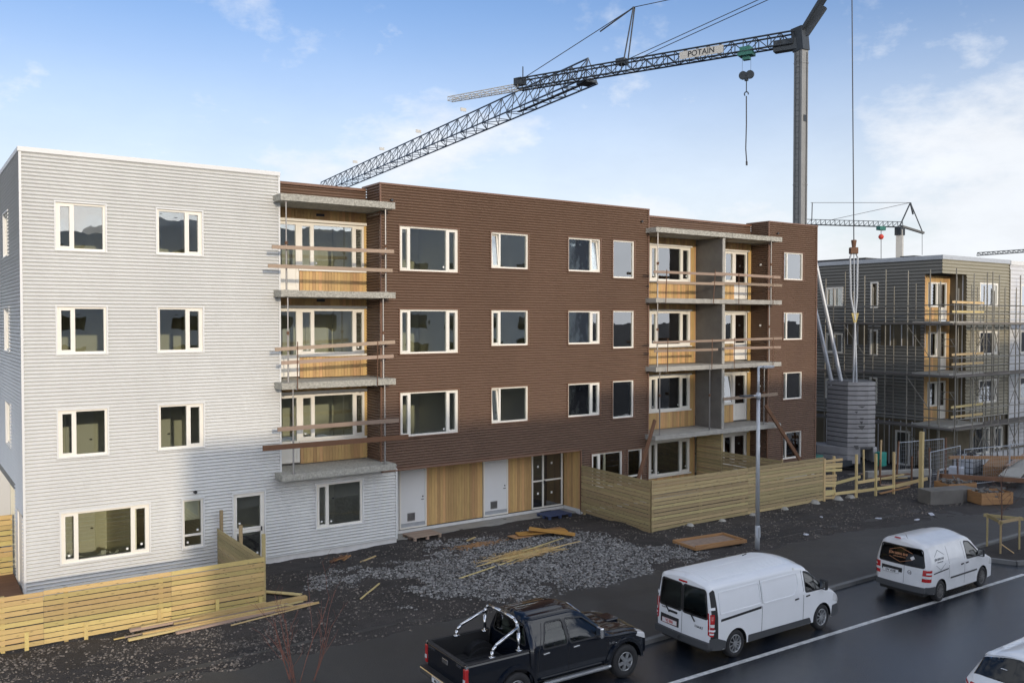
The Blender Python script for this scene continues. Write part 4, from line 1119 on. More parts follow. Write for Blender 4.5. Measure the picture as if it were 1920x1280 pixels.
# ---------------- big white van
def big_van(loc, rz):
    v = thing('parked_van', 'long white panel van with twin rear doors parked at the kerb', 'van', loc, rz)
    st = [(0, .36, 1.10, 1.70, .17, 1.955, .94, .975, .865, .20), (.4, .30, 1.10, 1.71, .17, 1.965, .945, .978, .87, .20), (3.4, .28, 1.10, 1.70, .17, 1.955, .945, .978, .865, .20), (3.8, .28, 1.09, 1.62, .16, 1.87, .945, .975, .85, .22),
          (4.3, .28, 1.07, 1.33, .12, 1.53, .945, .965, .84, .3), (4.75, .28, 1.02, 1.06, .05, 1.16, .94, .945, .88, .4), (5.1, .28, .86, .90, .05, .99, .91, .91, .84, .4), (5.3, .30, .66, .72, .05, .80, .84, .84, .78, .4), (5.4, .34, .5, .56, .04, .62, .74, .74, .68, .35)]
    s = Shell(st, rr=.07, rf=.10, lean=.05, zref=.7, bow=.05, xf=.6, parent=v)
    fw = rpoly([(3.70, 1.14), (4.60, 1.11), (4.28, 1.40), (3.98, 1.62), (3.74, 1.68)], .07); wr = [rpoly([(y0, 1.07), (y1, 1.07), (y2, 1.72), (y3, 1.72)], .06) for y0, y1, y2, y3 in ((-.83, -.035, -.035, -.74), (.035, .83, .74, .035))]
    AR = [(.97, .33, .40), (4.468, .33, .40)]
    s.skin('body', 'paint_white', [fw], AR); s.cap('rear_wall', 'paint_white', wr); s.cap('nose', 'plastic_grey', front=True)
    for side in (-1, 1):
        side_window(s, fw, side)
        s.line('quarter_light_bar', [(4.18, 1.12), (4.18, 1.47)], .03, 'rubber', side, .0)
        for p in ([(1.93, .36), (1.93, 1.72)], [(3.62, .36), (3.62, 1.72)], [(4.03, .60), (3.66, .36)] if False else [(3.62, .36), (3.9, .36)]): s.line('panel_gap', p, .015, 'rubber', side)
        if side < 0: s.patch('sliding_rail', [(.36, .985), (1.90, 1.04), (1.90, 1.10), (.36, 1.045)], 'rubber', side, .004)
        s.patch('side_moulding', rpoly([(1.42, .29), (3.98, .29), (3.90, .44), (1.42, .47)], .03), 'plastic_grey', side, .012)
        pn = rpoly([(.33, 1.16), (1.88, 1.16), (1.88, 1.66), (.33, 1.66)], .06); s.patch('pressed_panel', grow(pn, .018), 'paint_white', side, .014, holes=[grow(pn, -.018)])
        pn = rpoly([(1.98, 1.14), (3.22, 1.14), (3.42, 1.35), (3.42, 1.66), (1.98, 1.66)], .08); s.patch('pressed_panel', grow(pn, .018), 'paint_white', side, .014, holes=[grow(pn, -.018)])
        handle(s, 3.25, 1.02, side); handle(s, 3.72, 1.03, side); mirror(s, 4.42, 1.22, side, 'rubber', s=1.1)
        s.patch('rear_corner_panel', rpoly([(.012, .56), (.27, .56), (.22, 1.1), (.17, 1.72), (.11, 1.82), (.012, 1.74)], .03), 'rubber', side, .008)
        s.patch('rear_bumper_side', rpoly([(.005, .355), (.40, .30), (.565, .292), (.565, .50), (.2, .62), (.005, .62)], .02), 'plastic_grey', side, .022)
        s.patch('tail_lamp', [(.002, .68), (.07, .68), (.07, 1.06), (.002, 1.06)], 'lamp_red', side, .016); 
        for z0, z1, m in ((.72, .76, 'lamp_clear'), (.90, .97, 'lamp_clear'), (1.06, 1.20, 'lamp_red')): s.patch('tail_lamp', [(.001, z0), (.075, z0), (.075, z1), (.001, z1)], m, side, .018)
        s.patch('lamp_guard', [(.0, 1.30), (.10, 1.30), (.10, 1.36), (.0, 1.36)], 'paint_white', side, .03); s.patch('lamp_guard', [(.0, .80), (.10, .80), (.10, .84), (.0, .84)], 'paint_white', side, .03)
        s.patch('headlamp', rpoly([(4.95, .70), (5.30, .60), (5.28, .74), (5.0, .90)], .04), 'lamp_clear', side, .006)
        s.patch('front_bumper_side', rpoly([(4.87, .285), (5.2, .29), (5.37, .34), (5.34, .50), (5.2, .58), (4.93, .58)], .03), 'plastic_grey', side, .015)
        arch_liner(v, .97, .33, .405, side * .90, side * .55); arch_liner(v, 4.468, .33, .405, side * .90, side * .55)
        for x in (.97, 4.468): wheel(v, x, side * .835, .335, .21, .215, 10, 'alloy', side, .03)
        ya, yb = (side * .95, side * .80); yl, yh = min(ya, yb), max(ya, yb)
        s.rpatch('tail_lamp', [(yl + .03, .66), (yh - .02, .66), (yh - .02, 1.20), (yl + .03, 1.20)] if False else [(side * .905, .70), (side * .86, .70), (side * .84, 1.22), (side * .87, 1.22)], 'lamp_red', .008)
    for w in wr:
        g = s.rpatch('rear_window', w, 'car_glass', -.012); s.rpatch('window_seal', grow(w, .03), 'rubber', .004, holes=[grow(w, -.015)], parent=g)
    s.rpatch('door_gap', [(-.005, .50), (.005, .50), (.005, 1.78), (-.005, 1.78)], 'rubber', .002)
    s.rpatch('rear_bumper', rpoly([(-.93, .37), (.93, .37), (.93, .53), (-.93, .53)], .03), 'plastic_grey', .07); s.rpatch('brake_lamp', [(-.14, 1.78), (.14, 1.78), (.14, 1.82), (-.14, 1.82)], 'lamp_red', .018)
    s.rpatch('plate_recess', rpoly([(.10, .62), (.78, .62), (.78, .84), (.10, .84)], .02), 'rubber', .003); plate(v, s, .43, .70, .52, .12, 'VJ B86')
    s.rpatch('door_pull', rpoly([(.16, .94), (.46, .94), (.46, .99), (.16, .99)], .02), 'rubber', .02)
    for y0 in (-.30, .60): MB().bar((s.rx(y0, 1.1) - .03, y0, 1.10), (s.rx(y0, 1) - .035, y0 - .16, .93), .02, .025).build('wiper', 'rubber', v)
    text('badge', 'RENAULT', .075, 'print_black', v, (s.rx(-.55, .82) - .004, -.55, .82), (0, -1, 0), (s.lean, 0, 1), bold=.001); text('badge', 'TRAFIC', .05, 'print_black', v, (s.rx(.66, 1.0) - .004, .66, 1.0), (0, -1, 0), (s.lean, 0, 1))
    for k in range(11):                                        # ribs pressed in the roof
        for side in (-1, 1):
            if side > 0 and k == 10: continue
            t = 3.12 + k * .088; s.patch('roof_rib', [(.25, t), (3.35, t), (3.35, t + .035), (.25, t + .035)], 'paint_white', side, .014, raw=True, st=.2)
    ws = [(3.88, 2.25), (4.72, 2.3), (4.72, 4), (3.88, 4)]
    for side in (-1, 1): s.patch('windscreen', ws, 'car_glass_dark', side, .004, raw=True)
    floorpan(v, .1, 5.2, .80, .26, .45); b = MB().box(.05, .5, -.06, .06, .36, .42); b.tube((-.12, 0, .42), (-.12, 0, .50), .025, 10); b.build('tow_bar', 'dark_metal', v)
    MB().box(3.3, 3.34, -.86, .86, .4, 1.8).build('bulkhead', 'int_white', v); seatpair(v, 3.75, (-.48, .05, .5), .72); MB().box(4.35, 4.7, -.85, .85, .7, 1.05).build('dashboard', 'rubber', v)
    b = MB().tube((2.7, .35, 1.96), (2.86, .35, 1.985), .012, 6); b.build('aerial', 'rubber', v)
    return v
big_van((12.5, -13.38, ROAD), R(-.3)).scale = (.945, .945, .985)

# ---------------- small white van
def small_van(loc, rz):
    v = thing('parked_van', 'small grubby white van with lettered rear window parked ahead of the larger van', 'van', loc, rz)
    st = [(0, .34, 1.02, 1.55, .15, 1.80, .83, .885, .72, .22), (.35, .28, 1.02, 1.57, .15, 1.82, .86, .895, .73, .22), (2.4, .25, 1.00, 1.55, .15, 1.81, .87, .897, .73, .22), (2.95, .25, .99, 1.46, .14, 1.69, .87, .895, .715, .25),
          (3.35, .25, .97, 1.22, .11, 1.40, .87, .89, .72, .3), (3.7, .25, .95, 1.0, .05, 1.10, .865, .88, .78, .35), (4.1, .25, .84, .87, .05, .95, .84, .85, .76, .38), (4.32, .27, .66, .70, .05, .78, .78, .79, .70, .35), (4.42, .3, .5, .55, .04, .6, .68, .68, .62, .3)]
    s = Shell(st, rr=.10, rf=.12, lean=.11, zref=.6, bow=.09, xf=.8, parent=v)
    fw = rpoly([(2.42, 1.05), (3.45, 1.03), (3.10, 1.30), (2.85, 1.48), (2.48, 1.53)], .07); wr = rpoly([(-.745, 1.05), (.745, 1.05), (.655, 1.56), (-.655, 1.56)], .07)
    AR = [(.83, .31, .37), (3.51, .31, .37)]
    s.skin('body', 'paint_white_dirty', [fw], AR); s.cap('rear_wall', 'paint_white_dirty', [wr]); s.cap('nose', 'plastic_grey', front=True)
    for side in (-1, 1):
        side_window(s, fw, side)
        for p in ([(1.32, .62), (1.32, 1.55)], [(2.30, .33), (2.30, 1.56)], [(3.42, .66), (3.28, .30)]): s.line('panel_gap', p, .014, 'rubber', side)
        s.patch('sliding_rail', [(.30, .86), (1.28, .90), (1.28, .935), (.30, .895)], 'rubber', side, .004)
        s.patch('rub_strip', [(1.42, .60), (3.10, .60), (3.10, .645), (1.42, .645)], 'rubber', side, .012); handle(s, 2.05, .93, side); handle(s, 2.36, .93, side); mirror(s, 3.22, 1.12, side, 'rubber', s=1.0)
        s.patch('rear_bumper_side', rpoly([(.004, .335), (.3, .285), (.50, .265), (.46, .50), (.004, .52)], .02), 'plastic_grey', side, .02)
        for z0, z1, m in ((.66, .76, 'lamp_red'), (.762, .83, 'lamp_clear'), (.832, .88, 'lamp_red'), (.882, .93, 'lamp_clear'), (.932, 1.0, 'lamp_red')): s.patch('tail_lamp', [(.0, z0), (.16, z0), (.15, z1), (.0, z1)], m, side, .012)
        s.rpatch('tail_lamp', [(side * .80, .66), (side * .68, .66), (side * .70, 1.0), (side * .80, 1.0)], 'lamp_red', .012); s.rpatch('tail_lamp', [(side * .80, .76), (side * .68, .76), (side * .685, .83), (side * .80, .83)], 'lamp_clear', .0145)
        s.patch('headlamp', rpoly([(3.95, .66), (4.25, .60), (4.2, .74), (4.0, .84)], .03), 'lamp_clear', side, .006)
        for x in (.83, 3.51): arch_liner(v, x, .31, .375, side * .82, side * .5); wheel(v, x, side * .775, .315, .20, .20, 12, 'alloy_dirty', side, .03)
    g = s.rpatch('rear_window', wr, 'car_glass_dark', -.010); s.rpatch('window_seal', grow(wr, .02), 'rubber', .003, holes=[grow(wr, -.012)], parent=g)
    s.rpatch('door_gap', [(-.125, .52), (-.117, .52), (-.117, 1.05), (-.125, 1.05)], 'rubber', .002); s.rpatch('rear_bumper', rpoly([(-.80, .34), (.80, .34), (.80, .50), (-.80, .50)], .03), 'plastic_grey', .05)
    s.rpatch('plate_recess', rpoly([(-.06, .80), (.64, .80), (.64, .93), (-.06, .93)], .02), 'rubber', .003); plate(v, s, .31, .80, .52, .115, 'DV AX8', 'print_black', .016)
    b = MB(); yy, zz = -.30, .86                                   # round emblem
    for i in range(20):
        a, c = 2 * math.pi * i / 20, 2 * math.pi * (i + 1) / 20; x_ = s.rx(yy, zz) - .008; b.tube((x_, yy + .06 * math.cos(a), zz + .06 * math.sin(a)), (x_, yy + .06 * math.cos(c), zz + .06 * math.sin(c)), .007, 5)
    b.path([(x_, yy + .035, zz + .045), (x_, yy + .012, zz - .005), (x_, yy, zz + .012), (x_, yy - .012, zz - .005), (x_, yy - .035, zz + .045)], .006, 5); b.path([(x_, yy + .05, zz + .025), (x_, yy + .02, zz - .05), (x_, yy, zz - .01), (x_, yy - .02, zz - .05), (x_, yy - .05, zz + .025)], .006, 5); b.build('emblem', 'chrome', v)
    # lettering: hexagon outline and words on the rear window and on the side
    def hexa(P, mat, r=.006):
        h = MB(); pts = [(-.5, .22), (0, .5), (.5, .22)]; h.path([P(*p) for p in pts], r, 5); h.path([P(p[0], -p[1]) for p in pts], r, 5); return h.build('hexagon_mark', mat, v)
    Pr = lambda a, c: Vector((s.rx(-a * .75, 1.31 + c * .42) - .004, -a * .75 + .02, 1.31 + c * .42)); hexa(Pr, 'print_gold')
    zd = (s.lean, 0, 1); text('lettering', 'JÓN BERG EHF', .095, 'print_gold', v, (s.rx(.0, 1.33) - .006, .09, 1.33), (0, -1, 0), zd, bold=.002); text('lettering', 'MÚRARAMEISTARI', .05, 'print_gold', v, (s.rx(0, 1.24) - .006, .05, 1.245), (0, -1, 0), zd)
    q = Vector((s.rx(-.38, 1.28) - .007, -.38, 1.28)); MB().bar(q + Vector((0, .07, -.04)), q + Vector((0, -.04, .03)), .006, .09, up=(0, .5, 1)).build('trowel_mark', 'print_white', v)
    yS = lambda x, z: s.pt(x, s.t_of(x, z), -1, .005); Ps = lambda a, c: yS(.80 + a * .62, 1.22 + c * .56); hexa(Ps, 'print_grey')
    n_ = (yS(.8, 1.35) - yS(.8, 1.1)).normalized(); text('lettering', 'JÓN BERG EHF', .085, 'print_grey', v, yS(.78, 1.25), (1, 0, 0), n_, bold=.002); text('lettering', 'MÚRARAMEISTARI', .042, 'print_grey', v, yS(.80, 1.17), (1, 0, 0), n_)
    for side in (-1, 1): s.patch('windscreen', [(2.98, 2.25), (3.66, 2.3), (3.66, 4), (2.98, 4)], 'car_glass_dark', side, .004, raw=True)
    floorpan(v, .1, 4.2, .72, .22, .42); seatpair(v, 2.5, (-.4, .4), .55, 'print_grey'); MB().box(3.05, 3.5, -.78, .78, .6, .96).build('dashboard', 'rubber', v); MB().box(2.2, 2.24, -.72, .72, .4, 1.6).build('bulkhead', 'plastic_grey', v)
    MB().box(.10, .16, .06, .24, 1.775, 1.80).build('brake_lamp', 'lamp_red', v); MB().tube((.22, -.12, 1.80), (.12, -.12, 1.93), .006, 5).build('aerial', 'rubber', v)
    return v
small_van((20.72, -14.02, ROAD), R(.8)).scale = (.89, .93, .98)

# ---------------- dark pickup
def pickup(loc, rz):
    v = thing('pickup_truck', 'black double cab pickup with chrome roll bar, parked behind the white van', 'pickup', loc, rz)
    Z = .06
    st = [(1.66, .46, 1.10, 1.62, .09, 1.765, .86, .90, .60, .22), (1.8, .46, 1.11, 1.66, .09, 1.80, .87, .905, .605, .22), (2.9, .46, 1.10, 1.67, .09, 1.81, .87, .905, .605, .22), (3.25, .46, 1.09, 1.60, .08, 1.73, .87, .905, .60, .25),
          (3.65, .46, 1.08, 1.32, .06, 1.44, .87, .90, .66, .3), (4.0, .46, 1.06, 1.09, .04, 1.16, .87, .895, .74, .35), (4.6, .46, 1.02, 1.05, .04, 1.12, .86, .88, .73, .4), (5.0, .46, .92, .95, .04, 1.01, .82, .83, .68, .4), (5.16, .5, .76, .80, .04, .86, .75, .75, .62, .35)]
    s = Shell(st, rr=.05, rf=.10, lean=.06, zref=1.1, bow=.02, xf=.5, parent=v)
    w1 = rpoly([(1.98, 1.14), (2.66, 1.14), (2.66, 1.61), (2.20, 1.61)], .06); w2 = rpoly([(2.74, 1.14), (3.82, 1.13), (3.52, 1.36), (3.24, 1.56), (2.74, 1.61)], .06)
    wr = rpoly([(-.66, 1.20), (.66, 1.20), (.53, 1.62), (-.53, 1.62)], .07); AF = (4.365, .40, .47)
    s.skin('cab', 'paint_navy', [w1, w2], [AF]); s.cap('cab_rear', 'paint_navy', [wr]); s.cap('nose', 'chrome', front=True)
    for side in (-1, 1):
        side_window(s, w1, side); side_window(s, w2, side)
        for p in ([(1.86, .55), (1.86, 1.1), (2.1, 1.62)], [(2.70, .50), (2.70, 1.62)], [(3.86, 1.08), (3.82, .50)]): s.line('panel_gap', p, .015, 'rubber', side)
        handle(s, 1.98, 1.03, side, 'chrome', .17); handle(s, 2.82, 1.03, side, 'chrome', .17); m = mirror(s, 3.55, 1.22, side, 'chrome', s=1.0)
        b = MB()
        for i in range(14):                                              # wheel arch flares
            a, c = math.pi * (.02 + .96 * i / 14), math.pi * (.02 + .96 * (i + 1) / 14); P = lambda a_, r_, o_: Vector((4.365 + r_ * math.cos(a_), side * (.885 + o_), .40 + r_ * math.sin(a_)))
            b.quad(P(a, .46, .055), P(c, .46, .055), P(c, .54, .05), P(a, .54, .05)); b.quad(P(a, .54, .05), P(c, .54, .05), P(c, .57, -.03), P(a, .57, -.03)); b.quad(P(a, .46, .055), P(c, .46, .055), P(c, .46, -.1), P(a, .46, -.1))
        b.build('wheel_arch_flare', 'paint_navy', v, smooth=True)
        s.patch('headlamp', rpoly([(4.72, .92), (5.06, .78), (5.0, .95), (4.8, 1.02)], .03), 'lamp_clear', side, .008); s.patch('indicator', [(4.08, .86), (4.12, .86), (4.12, .89), (4.08, .89)], 'lamp_clear', side, .008)
        text('badge', 'D-4D', .07, 'chrome', v, s.pt(3.96, s.t_of(3.96, .90), side, .006), (1 if side < 0 else -1, 0, 0), (0, 0, 1))
        stp = MB(); stp.box(2.0, 3.75, side * .98 - .07, side * .98 + .07, .40, .45); stp.tube((1.92, side * 1.0, .42), (3.83, side * 1.0, .42), .045, 8); stp.build('side_step', 'alloy', v, bevel=.01)
        # bed side
        o = MB(); n = 16; prof = [(.855, .56), (.885, .75), (.90, .95), (.885, 1.12), (.855, 1.165)]; ax_, ar_ = 1.28, .46; z_at = lambda x: max(.0, math.sqrt(max(0, ar_ * ar_ - (x - ax_) ** 2)))
        xs_ = np.linspace(.06, 1.62, 27)
        for xa, xb in zip(xs_, xs_[1:]):
            for (ya, za), (yb_, zb_) in zip(prof, prof[1:]):
                la_, lb_ = .40 + z_at(xa), .40 + z_at(xb); cl = lambda z, l: max(z, l) if z < l else z
                o.quad((xa, side * ya, min(cl(za, la_), 1.165)), (xb, side * ya, min(cl(za, lb_), 1.165)), (xb, side * yb_, max(cl(zb_, lb_), lb_)), (xa, side * yb_, max(cl(zb_, la_), la_)))
        bs = o.build('bed_side', 'paint_navy', v, smooth=True)
        MB().box(.04, 1.64, min(side * .80, side * .875), max(side * .80, side * .875), 1.155, 1.18).build('bed_rail', 'rubber', bs, bevel=.008)
        MB().box(.10, 1.62, min(side * .77, side * .81), max(side * .77, side * .81), .72, 1.157).build('bed_liner', 'rubber', bs)
        b = MB()
        for i in range(14):
            a, c = math.pi * (.02 + .96 * i / 14), math.pi * (.02 + .96 * (i + 1) / 14); P = lambda a_, r_, o_: Vector((1.28 + r_ * math.cos(a_), side * (.875 + o_), .40 + r_ * math.sin(a_)))
            b.quad(P(a, .46, .06), P(c, .46, .06), P(c, .54, .055), P(a, .54, .055)); b.quad(P(a, .54, .055), P(c, .54, .055), P(c, .57, -.02), P(a, .57, -.02)); b.quad(P(a, .46, .06), P(c, .46, .06), P(c, .46, -.1), P(a, .46, -.1))
        b.build('wheel_arch_flare', 'paint_navy', v, smooth=True)
        b = MB(); b.prism([(1.28 + .36 * math.cos(math.pi * i / 10), .70 + .28 * math.sin(math.pi * i / 10)) for i in range(11)], 'y', min(side * .55, side * .78), max(side * .55, side * .78)); b.build('wheel_housing', 'rubber', v)
        for x in (1.28, 4.365): arch_liner(v, x, .40, .465, side * .84, side * .5); wheel(v, x, side * .80, .39, .26, .215, 6, 'alloy', side, .085)
        MB().box(-.02, .075, min(side * .80, side * .895), max(side * .80, side * .895), .70, 1.10).build('tail_lamp', 'lamp_red', v, bevel=.015, label='red tail lamp'); MB().box(-.025, .06, min(side * .805, side * .885), max(side * .805, side * .885), .80, .88).build('tail_lamp_lens', 'lamp_clear', v)
        MB().box(-.0, .07, min(side * .83, side * .885), max(side * .83, side * .885), 1.10, 1.16).build('bed_corner', 'chrome', v)
        # roll bar
        rb_ = MB(); pts = [(1.46, side * .70, 1.16), (1.46, side * .70, 1.55), (1.46, side * .64, 1.72), (1.46, side * .52, 1.80), (1.46, 0, 1.82)]; rb_.path(pts, .038, 12)
        pts = [(.72, side * .76, 1.17), (.74, side * .755, 1.30), (.84, side * .745, 1.40), (1.46, side * .68, 1.66)]; rb_.path(pts, .036, 12); rb_.box(.66, .80, side * .76 - .05, side * .76 + .05, 1.17, 1.19); rb_.box(1.40, 1.54, side * .72 - .06, side * .72 + .06, 1.16, 1.18)
        rb_.build('roll_bar', 'chrome', v, smooth=True)
    g = s.rpatch('rear_window', wr, 'car_glass', -.008); s.rpatch('window_seal', grow(wr, .02), 'rubber', .003, holes=[grow(wr, -.01)], parent=g)
    tg = MB().box(.0, .06, -.80, .80, .60, 1.15).build('tailgate', 'paint_navy', v, bevel=.02); MB().box(-.012, .09, -.80, .80, 1.15, 1.172).build('tailgate_cap', 'rubber', tg, bevel=.006); MB().box(-.012, .0, -.12, .12, .94, 1.04).build('tailgate_handle', 'chrome', tg, bevel=.01)
    text('badge', 'TOYOTA', .075, 'chrome', tg, (-.004, .62, 1.08), (0, -1, 0), (0, 0, 1), bold=.001); text('badge', 'HILUX', .075, 'chrome', tg, (-.004, -.60, 1.08), (0, -1, 0), (0, 0, 1), bold=.001)
    MB().box(.08, 1.64, -.78, .78, .66, .72).build('bed_floor', 'rubber', v)
    for i in range(9): stick('bed_rib', (.1, -.66 + i * .165, .725), (1.62, -.66 + i * .165, .725), .05, .016, 'rubber', v)
    bm = MB(); bm.box(-.16, .02, -.90, .90, .50, .64); bm.box(-.18, .0, -.32, .32, .46, .62); bm.build('rear_bumper', 'chrome', v, bevel=.03); MB().box(-.15, .0, -.86, .86, .636, .655).build('bumper_step', 'rubber', v); plate(v, None, 0, .555, .52, .11, 'MU 703', 'print_black', -.183)
    floorpan(v, .3, 5.0, .72, .36, .55); MB().box(1.72, 4.0, -.80, .80, .5, .56).build('cabin_floor', 'rubber', v); seatpair(v, 2.85, (-.38, .38), .72); seatpair(v, 2.02, (-.42, .42), .72, back=.55); MB().box(3.62, 3.95, -.82, .82, .75, 1.10).build('dashboard', 'rubber', v)
    b = MB()
    for i in range(16):
        a, c = 2 * math.pi * i / 16, 2 * math.pi * (i + 1) / 16; P = lambda a_: (3.5 + .06 * math.sin(a_), .38 + .18 * math.cos(a_), 1.12 + .17 * math.sin(a_)); b.tube(P(a), P(c), .014, 6)
    b.tube((3.5, .22, 1.12), (3.5, .54, 1.12), .012, 6); b.build('steering_wheel', 'seat', v)
    for side in (-1, 1): s.patch('windscreen', [(3.30, 2.25), (3.95, 2.3), (3.95, 4), (3.30, 4)], 'car_glass_dark', side, .004, raw=True)
    b = MB().box(4.35, 4.75, -.22, .22, 1.10, 1.155); b.build('bonnet_scoop', 'paint_navy', v, bevel=.03)
    return v
pickup((6.34, -12.62, ROAD), R(-2.2)).scale = (.945, .98, .97)

# ---------------- white car cut by the frame
def suv(loc, rz):
    v = thing('parked_car', 'white estate car cut off at the lower right corner', 'car', loc, rz)
    st = [(0, .34, .96, 1.0, .05, 1.08, .80, .89, .80, .25), (.10, .30, 1.0, 1.12, .06, 1.20, .83, .90, .76, .25), (.38, .26, 1.0, 1.42, .09, 1.60, .85, .905, .66, .2), (.72, .25, 1.0, 1.46, .09, 1.645, .86, .91, .66, .2), (2.2, .24, .98, 1.46, .09, 1.65, .86, .91, .66, .2), (2.75, .24, .97, 1.36, .08, 1.52, .86, .905, .66, .25),
          (3.35, .24, .95, 1.0, .04, 1.08, .86, .90, .76, .35), (4.0, .25, .86, .90, .04, .98, .84, .86, .72, .38), (4.35, .28, .68, .72, .04, .80, .76, .77, .66, .35), (4.46, .32, .52, .56, .04, .62, .66, .66, .58, .3)]
    s = Shell(st, rr=.08, rf=.12, bow=.10, xf=.6, parent=v)
    w1 = rpoly([(.95, 1.06), (2.0, 1.04), (2.0, 1.40), (1.10, 1.40)], .07); w2 = rpoly([(2.08, 1.04), (3.1, 1.02), (2.75, 1.28), (2.45, 1.38), (2.08, 1.40)], .06); AR = [(.80, .33, .38), (3.46, .33, .38)]
    s.skin('body', 'paint_white', [w1, w2], AR); s.cap('rear_wall', 'paint_white'); s.cap('nose', 'plastic_grey', front=True)
    for side in (-1, 1):
        side_window(s, w1, side, 'car_glass_dark'); side_window(s, w2, side, 'car_glass_dark')
        for p in ([(1.1, .5), (1.0, 1.0)], [(2.04, .32), (2.04, 1.42)], [(3.2, .95), (3.05, .32)]): s.line('panel_gap', p, .014, 'rubber', side)
        handle(s, 1.2, .94, side, 'paint_white'); handle(s, 2.15, .94, side, 'paint_white'); mirror(s, 2.95, 1.08, side, 'paint_white')
        for x in (.80, 3.46): arch_liner(v, x, .33, .385, side * .83, side * .5); wheel(v, x, side * .79, .335, .21, .225, 5, 'alloy', side, .05, True)
        s.patch('tail_lamp', rpoly([(.0, .80), (.26, .84), (.24, .97), (.0, .97)], .02), 'lamp_red', side, .012); s.patch('tail_lamp_lens', rpoly([(.03, .86), (.16, .88), (.15, .93), (.03, .92)], .01), 'lamp_clear', side, .017)
        s.rpatch('tail_lamp', rpoly([(side * .78, .80), (side * .36, .86), (side * .36, .95), (side * .78, .97)], .02), 'lamp_red', .012); s.rpatch('tail_lamp_lens', rpoly([(side * .70, .85), (side * .46, .88), (side * .46, .91), (side * .70, .92)], .01), 'lamp_clear', .016)
        s.patch('rear_window', [(.075, 2.3), (.31, 2.3), (.33, 4.), (.06, 4.)], 'car_glass_dark', side, .006, raw=True); s.patch('roof_rail', [(.80, 2.78), (2.5, 2.78), (2.5, 2.90), (.80, 2.90)], 'paint_white', side, .03, raw=True)
        s.patch('windscreen', [(2.62, 2.3), (3.28, 2.3), (3.28, 4), (2.62, 4)], 'car_glass_dark', side, .004, raw=True)
        s.patch('spoiler', [(.35, 2.3), (.5, 2.3), (.5, 4), (.335, 4)], 'paint_white', side, .02, raw=True, skirt=False)
    s.rpatch('rear_bumper', rpoly([(-.80, .36), (.80, .36), (.80, .58), (-.80, .58)], .03), 'plastic_grey', .03); plate(v, s, 0, .72, .5, .11, 'KZ S41', 'print_black')
    floorpan(v, .1, 4.3, .74, .22, .42)
    q = s.pt(.2, 3.6, 1, .012); MB().box(q.x - .02, q.x + .02, q.y - .06, q.y + .06, q.z - .002, q.z + .002).build('rear_sticker', 'print_white', v)
    return v
suv((14.2, -20.2, ROAD), R(0))

# ================================================================== cranes
CF = Vector((math.sin(R(35)) * math.cos(R(1.365)), math.cos(R(35)) * math.cos(R(1.365)), -math.sin(R(1.365)))); CR = Vector((math.cos(R(35)), -math.sin(R(35)), 0)); CU = CR.cross(CF); CP = Vector((-2.95, -28.32, 8.0))
def lattice(A, B, w, h, n, rc, rb, tri=True, up=(0, 0, 1), w2=None, h2=None):
    """triangular (one top chord) or square truss between A and B, A and B on the bottom centre line"""
    A, B = Vector(A), Vector(B); x = (B - A).normalized(); u = Vector(up); y = u.cross(x).normalized(); z = x.cross(y); b = MB(); w2 = w if w2 is None else w2; h2 = h if h2 is None else h2
    P = []
    for i in range(n + 1):
        t = i / n; c = A.lerp(B, t); ww, hh = lerp(w, w2, t), lerp(h, h2, t)
        P.append([c + y * ww / 2, c - y * ww / 2] + ([c + z * hh] if tri else [c - y * ww / 2 + z * hh, c + y * ww / 2 + z * hh]))
    m = len(P[0])
    for i in range(n):
        p, q = P[i], P[i + 1]
        for k in range(m): b.tube(p[k], q[k], rc, 5)
        b.tube(p[0], p[1], rb, 4); b.tube(p[0] if i % 2 else p[1], q[1] if i % 2 else q[0], rb, 4)
        if tri:
            for k in (0, 1): b.tube(p[k], p[2], rb, 4); b.tube(p[2], q[k], rb, 4)
        else:
            b.tube(p[1], p[2], rb, 4); b.tube(p[0], p[3], rb, 4); b.tube(p[2], p[3], rb, 4)
            b.tube(p[2] if i % 2 else p[1], q[1] if i % 2 else q[2], rb, 4); b.tube(p[3] if i % 2 else p[0], q[0] if i % 2 else q[3], rb, 4)
    for k in range(m): b.tube(P[-1][k], P[-1][(k + 1) % m], rb, 4)
    return b
# -- the near crane: box mast beside the building, level jib
MX, MY = 38.45, 2.85
cr = thing('tower_crane', 'self erecting crane with a square grey mast rising behind the right end of the building', 'crane', (MX, MY, 0))
o = Vector((MX, MY, 0))
def rot_box(b, c, w, d, z0, z1, a):
    ca, sa = math.cos(a), math.sin(a); P = [(c[0] + ca * u - sa * v, c[1] + sa * u + ca * v) for u, v in ((-w / 2, -d / 2), (w / 2, -d / 2), (w / 2, d / 2), (-w / 2, d / 2))]; b.prism(P, 'z', z0, z1); return b
rot_box(MB(), (0, 0), .54, .54, .3, 23.2, R(-1)).build('mast', 'crane_mast', cr)
for z in (9, 15.5, 22.2): rot_box(MB(), (0, 0), .57, .57, z, z + .06, R(-1)).build('mast_collar', 'crane_mast', cr)
b = MB(); b.tube((-.31, -.12, 1), (-.31, -.12, 23), .014, 4); b.tube((-.31, .12, 1), (-.31, .12, 23), .014, 4)
for k in range(73): b.tube((-.31, -.12, 1 + k * .3), (-.31, .12, 1 + k * .3), .009, 4)
b.build('ladder', 'crane_dark', cr); b = MB(); b.tube((.12, -.31, .5), (.12, -.31, 22.8), .022, 5); b.build('power_cable', 'cable', cr)
for z in (4.2, 11.8, 19.0): MB().box(-.12, .16, -.30, -.272, z, z + .35).build('joint_plate', 'crane_dark', cr)
TIP = Vector((29.5, 25.7, 23.5)) - o; J0 = Vector((-.15, .35, 23.35)); jd = (TIP - J0).normalized()
j1 = J0.lerp(TIP, .755)
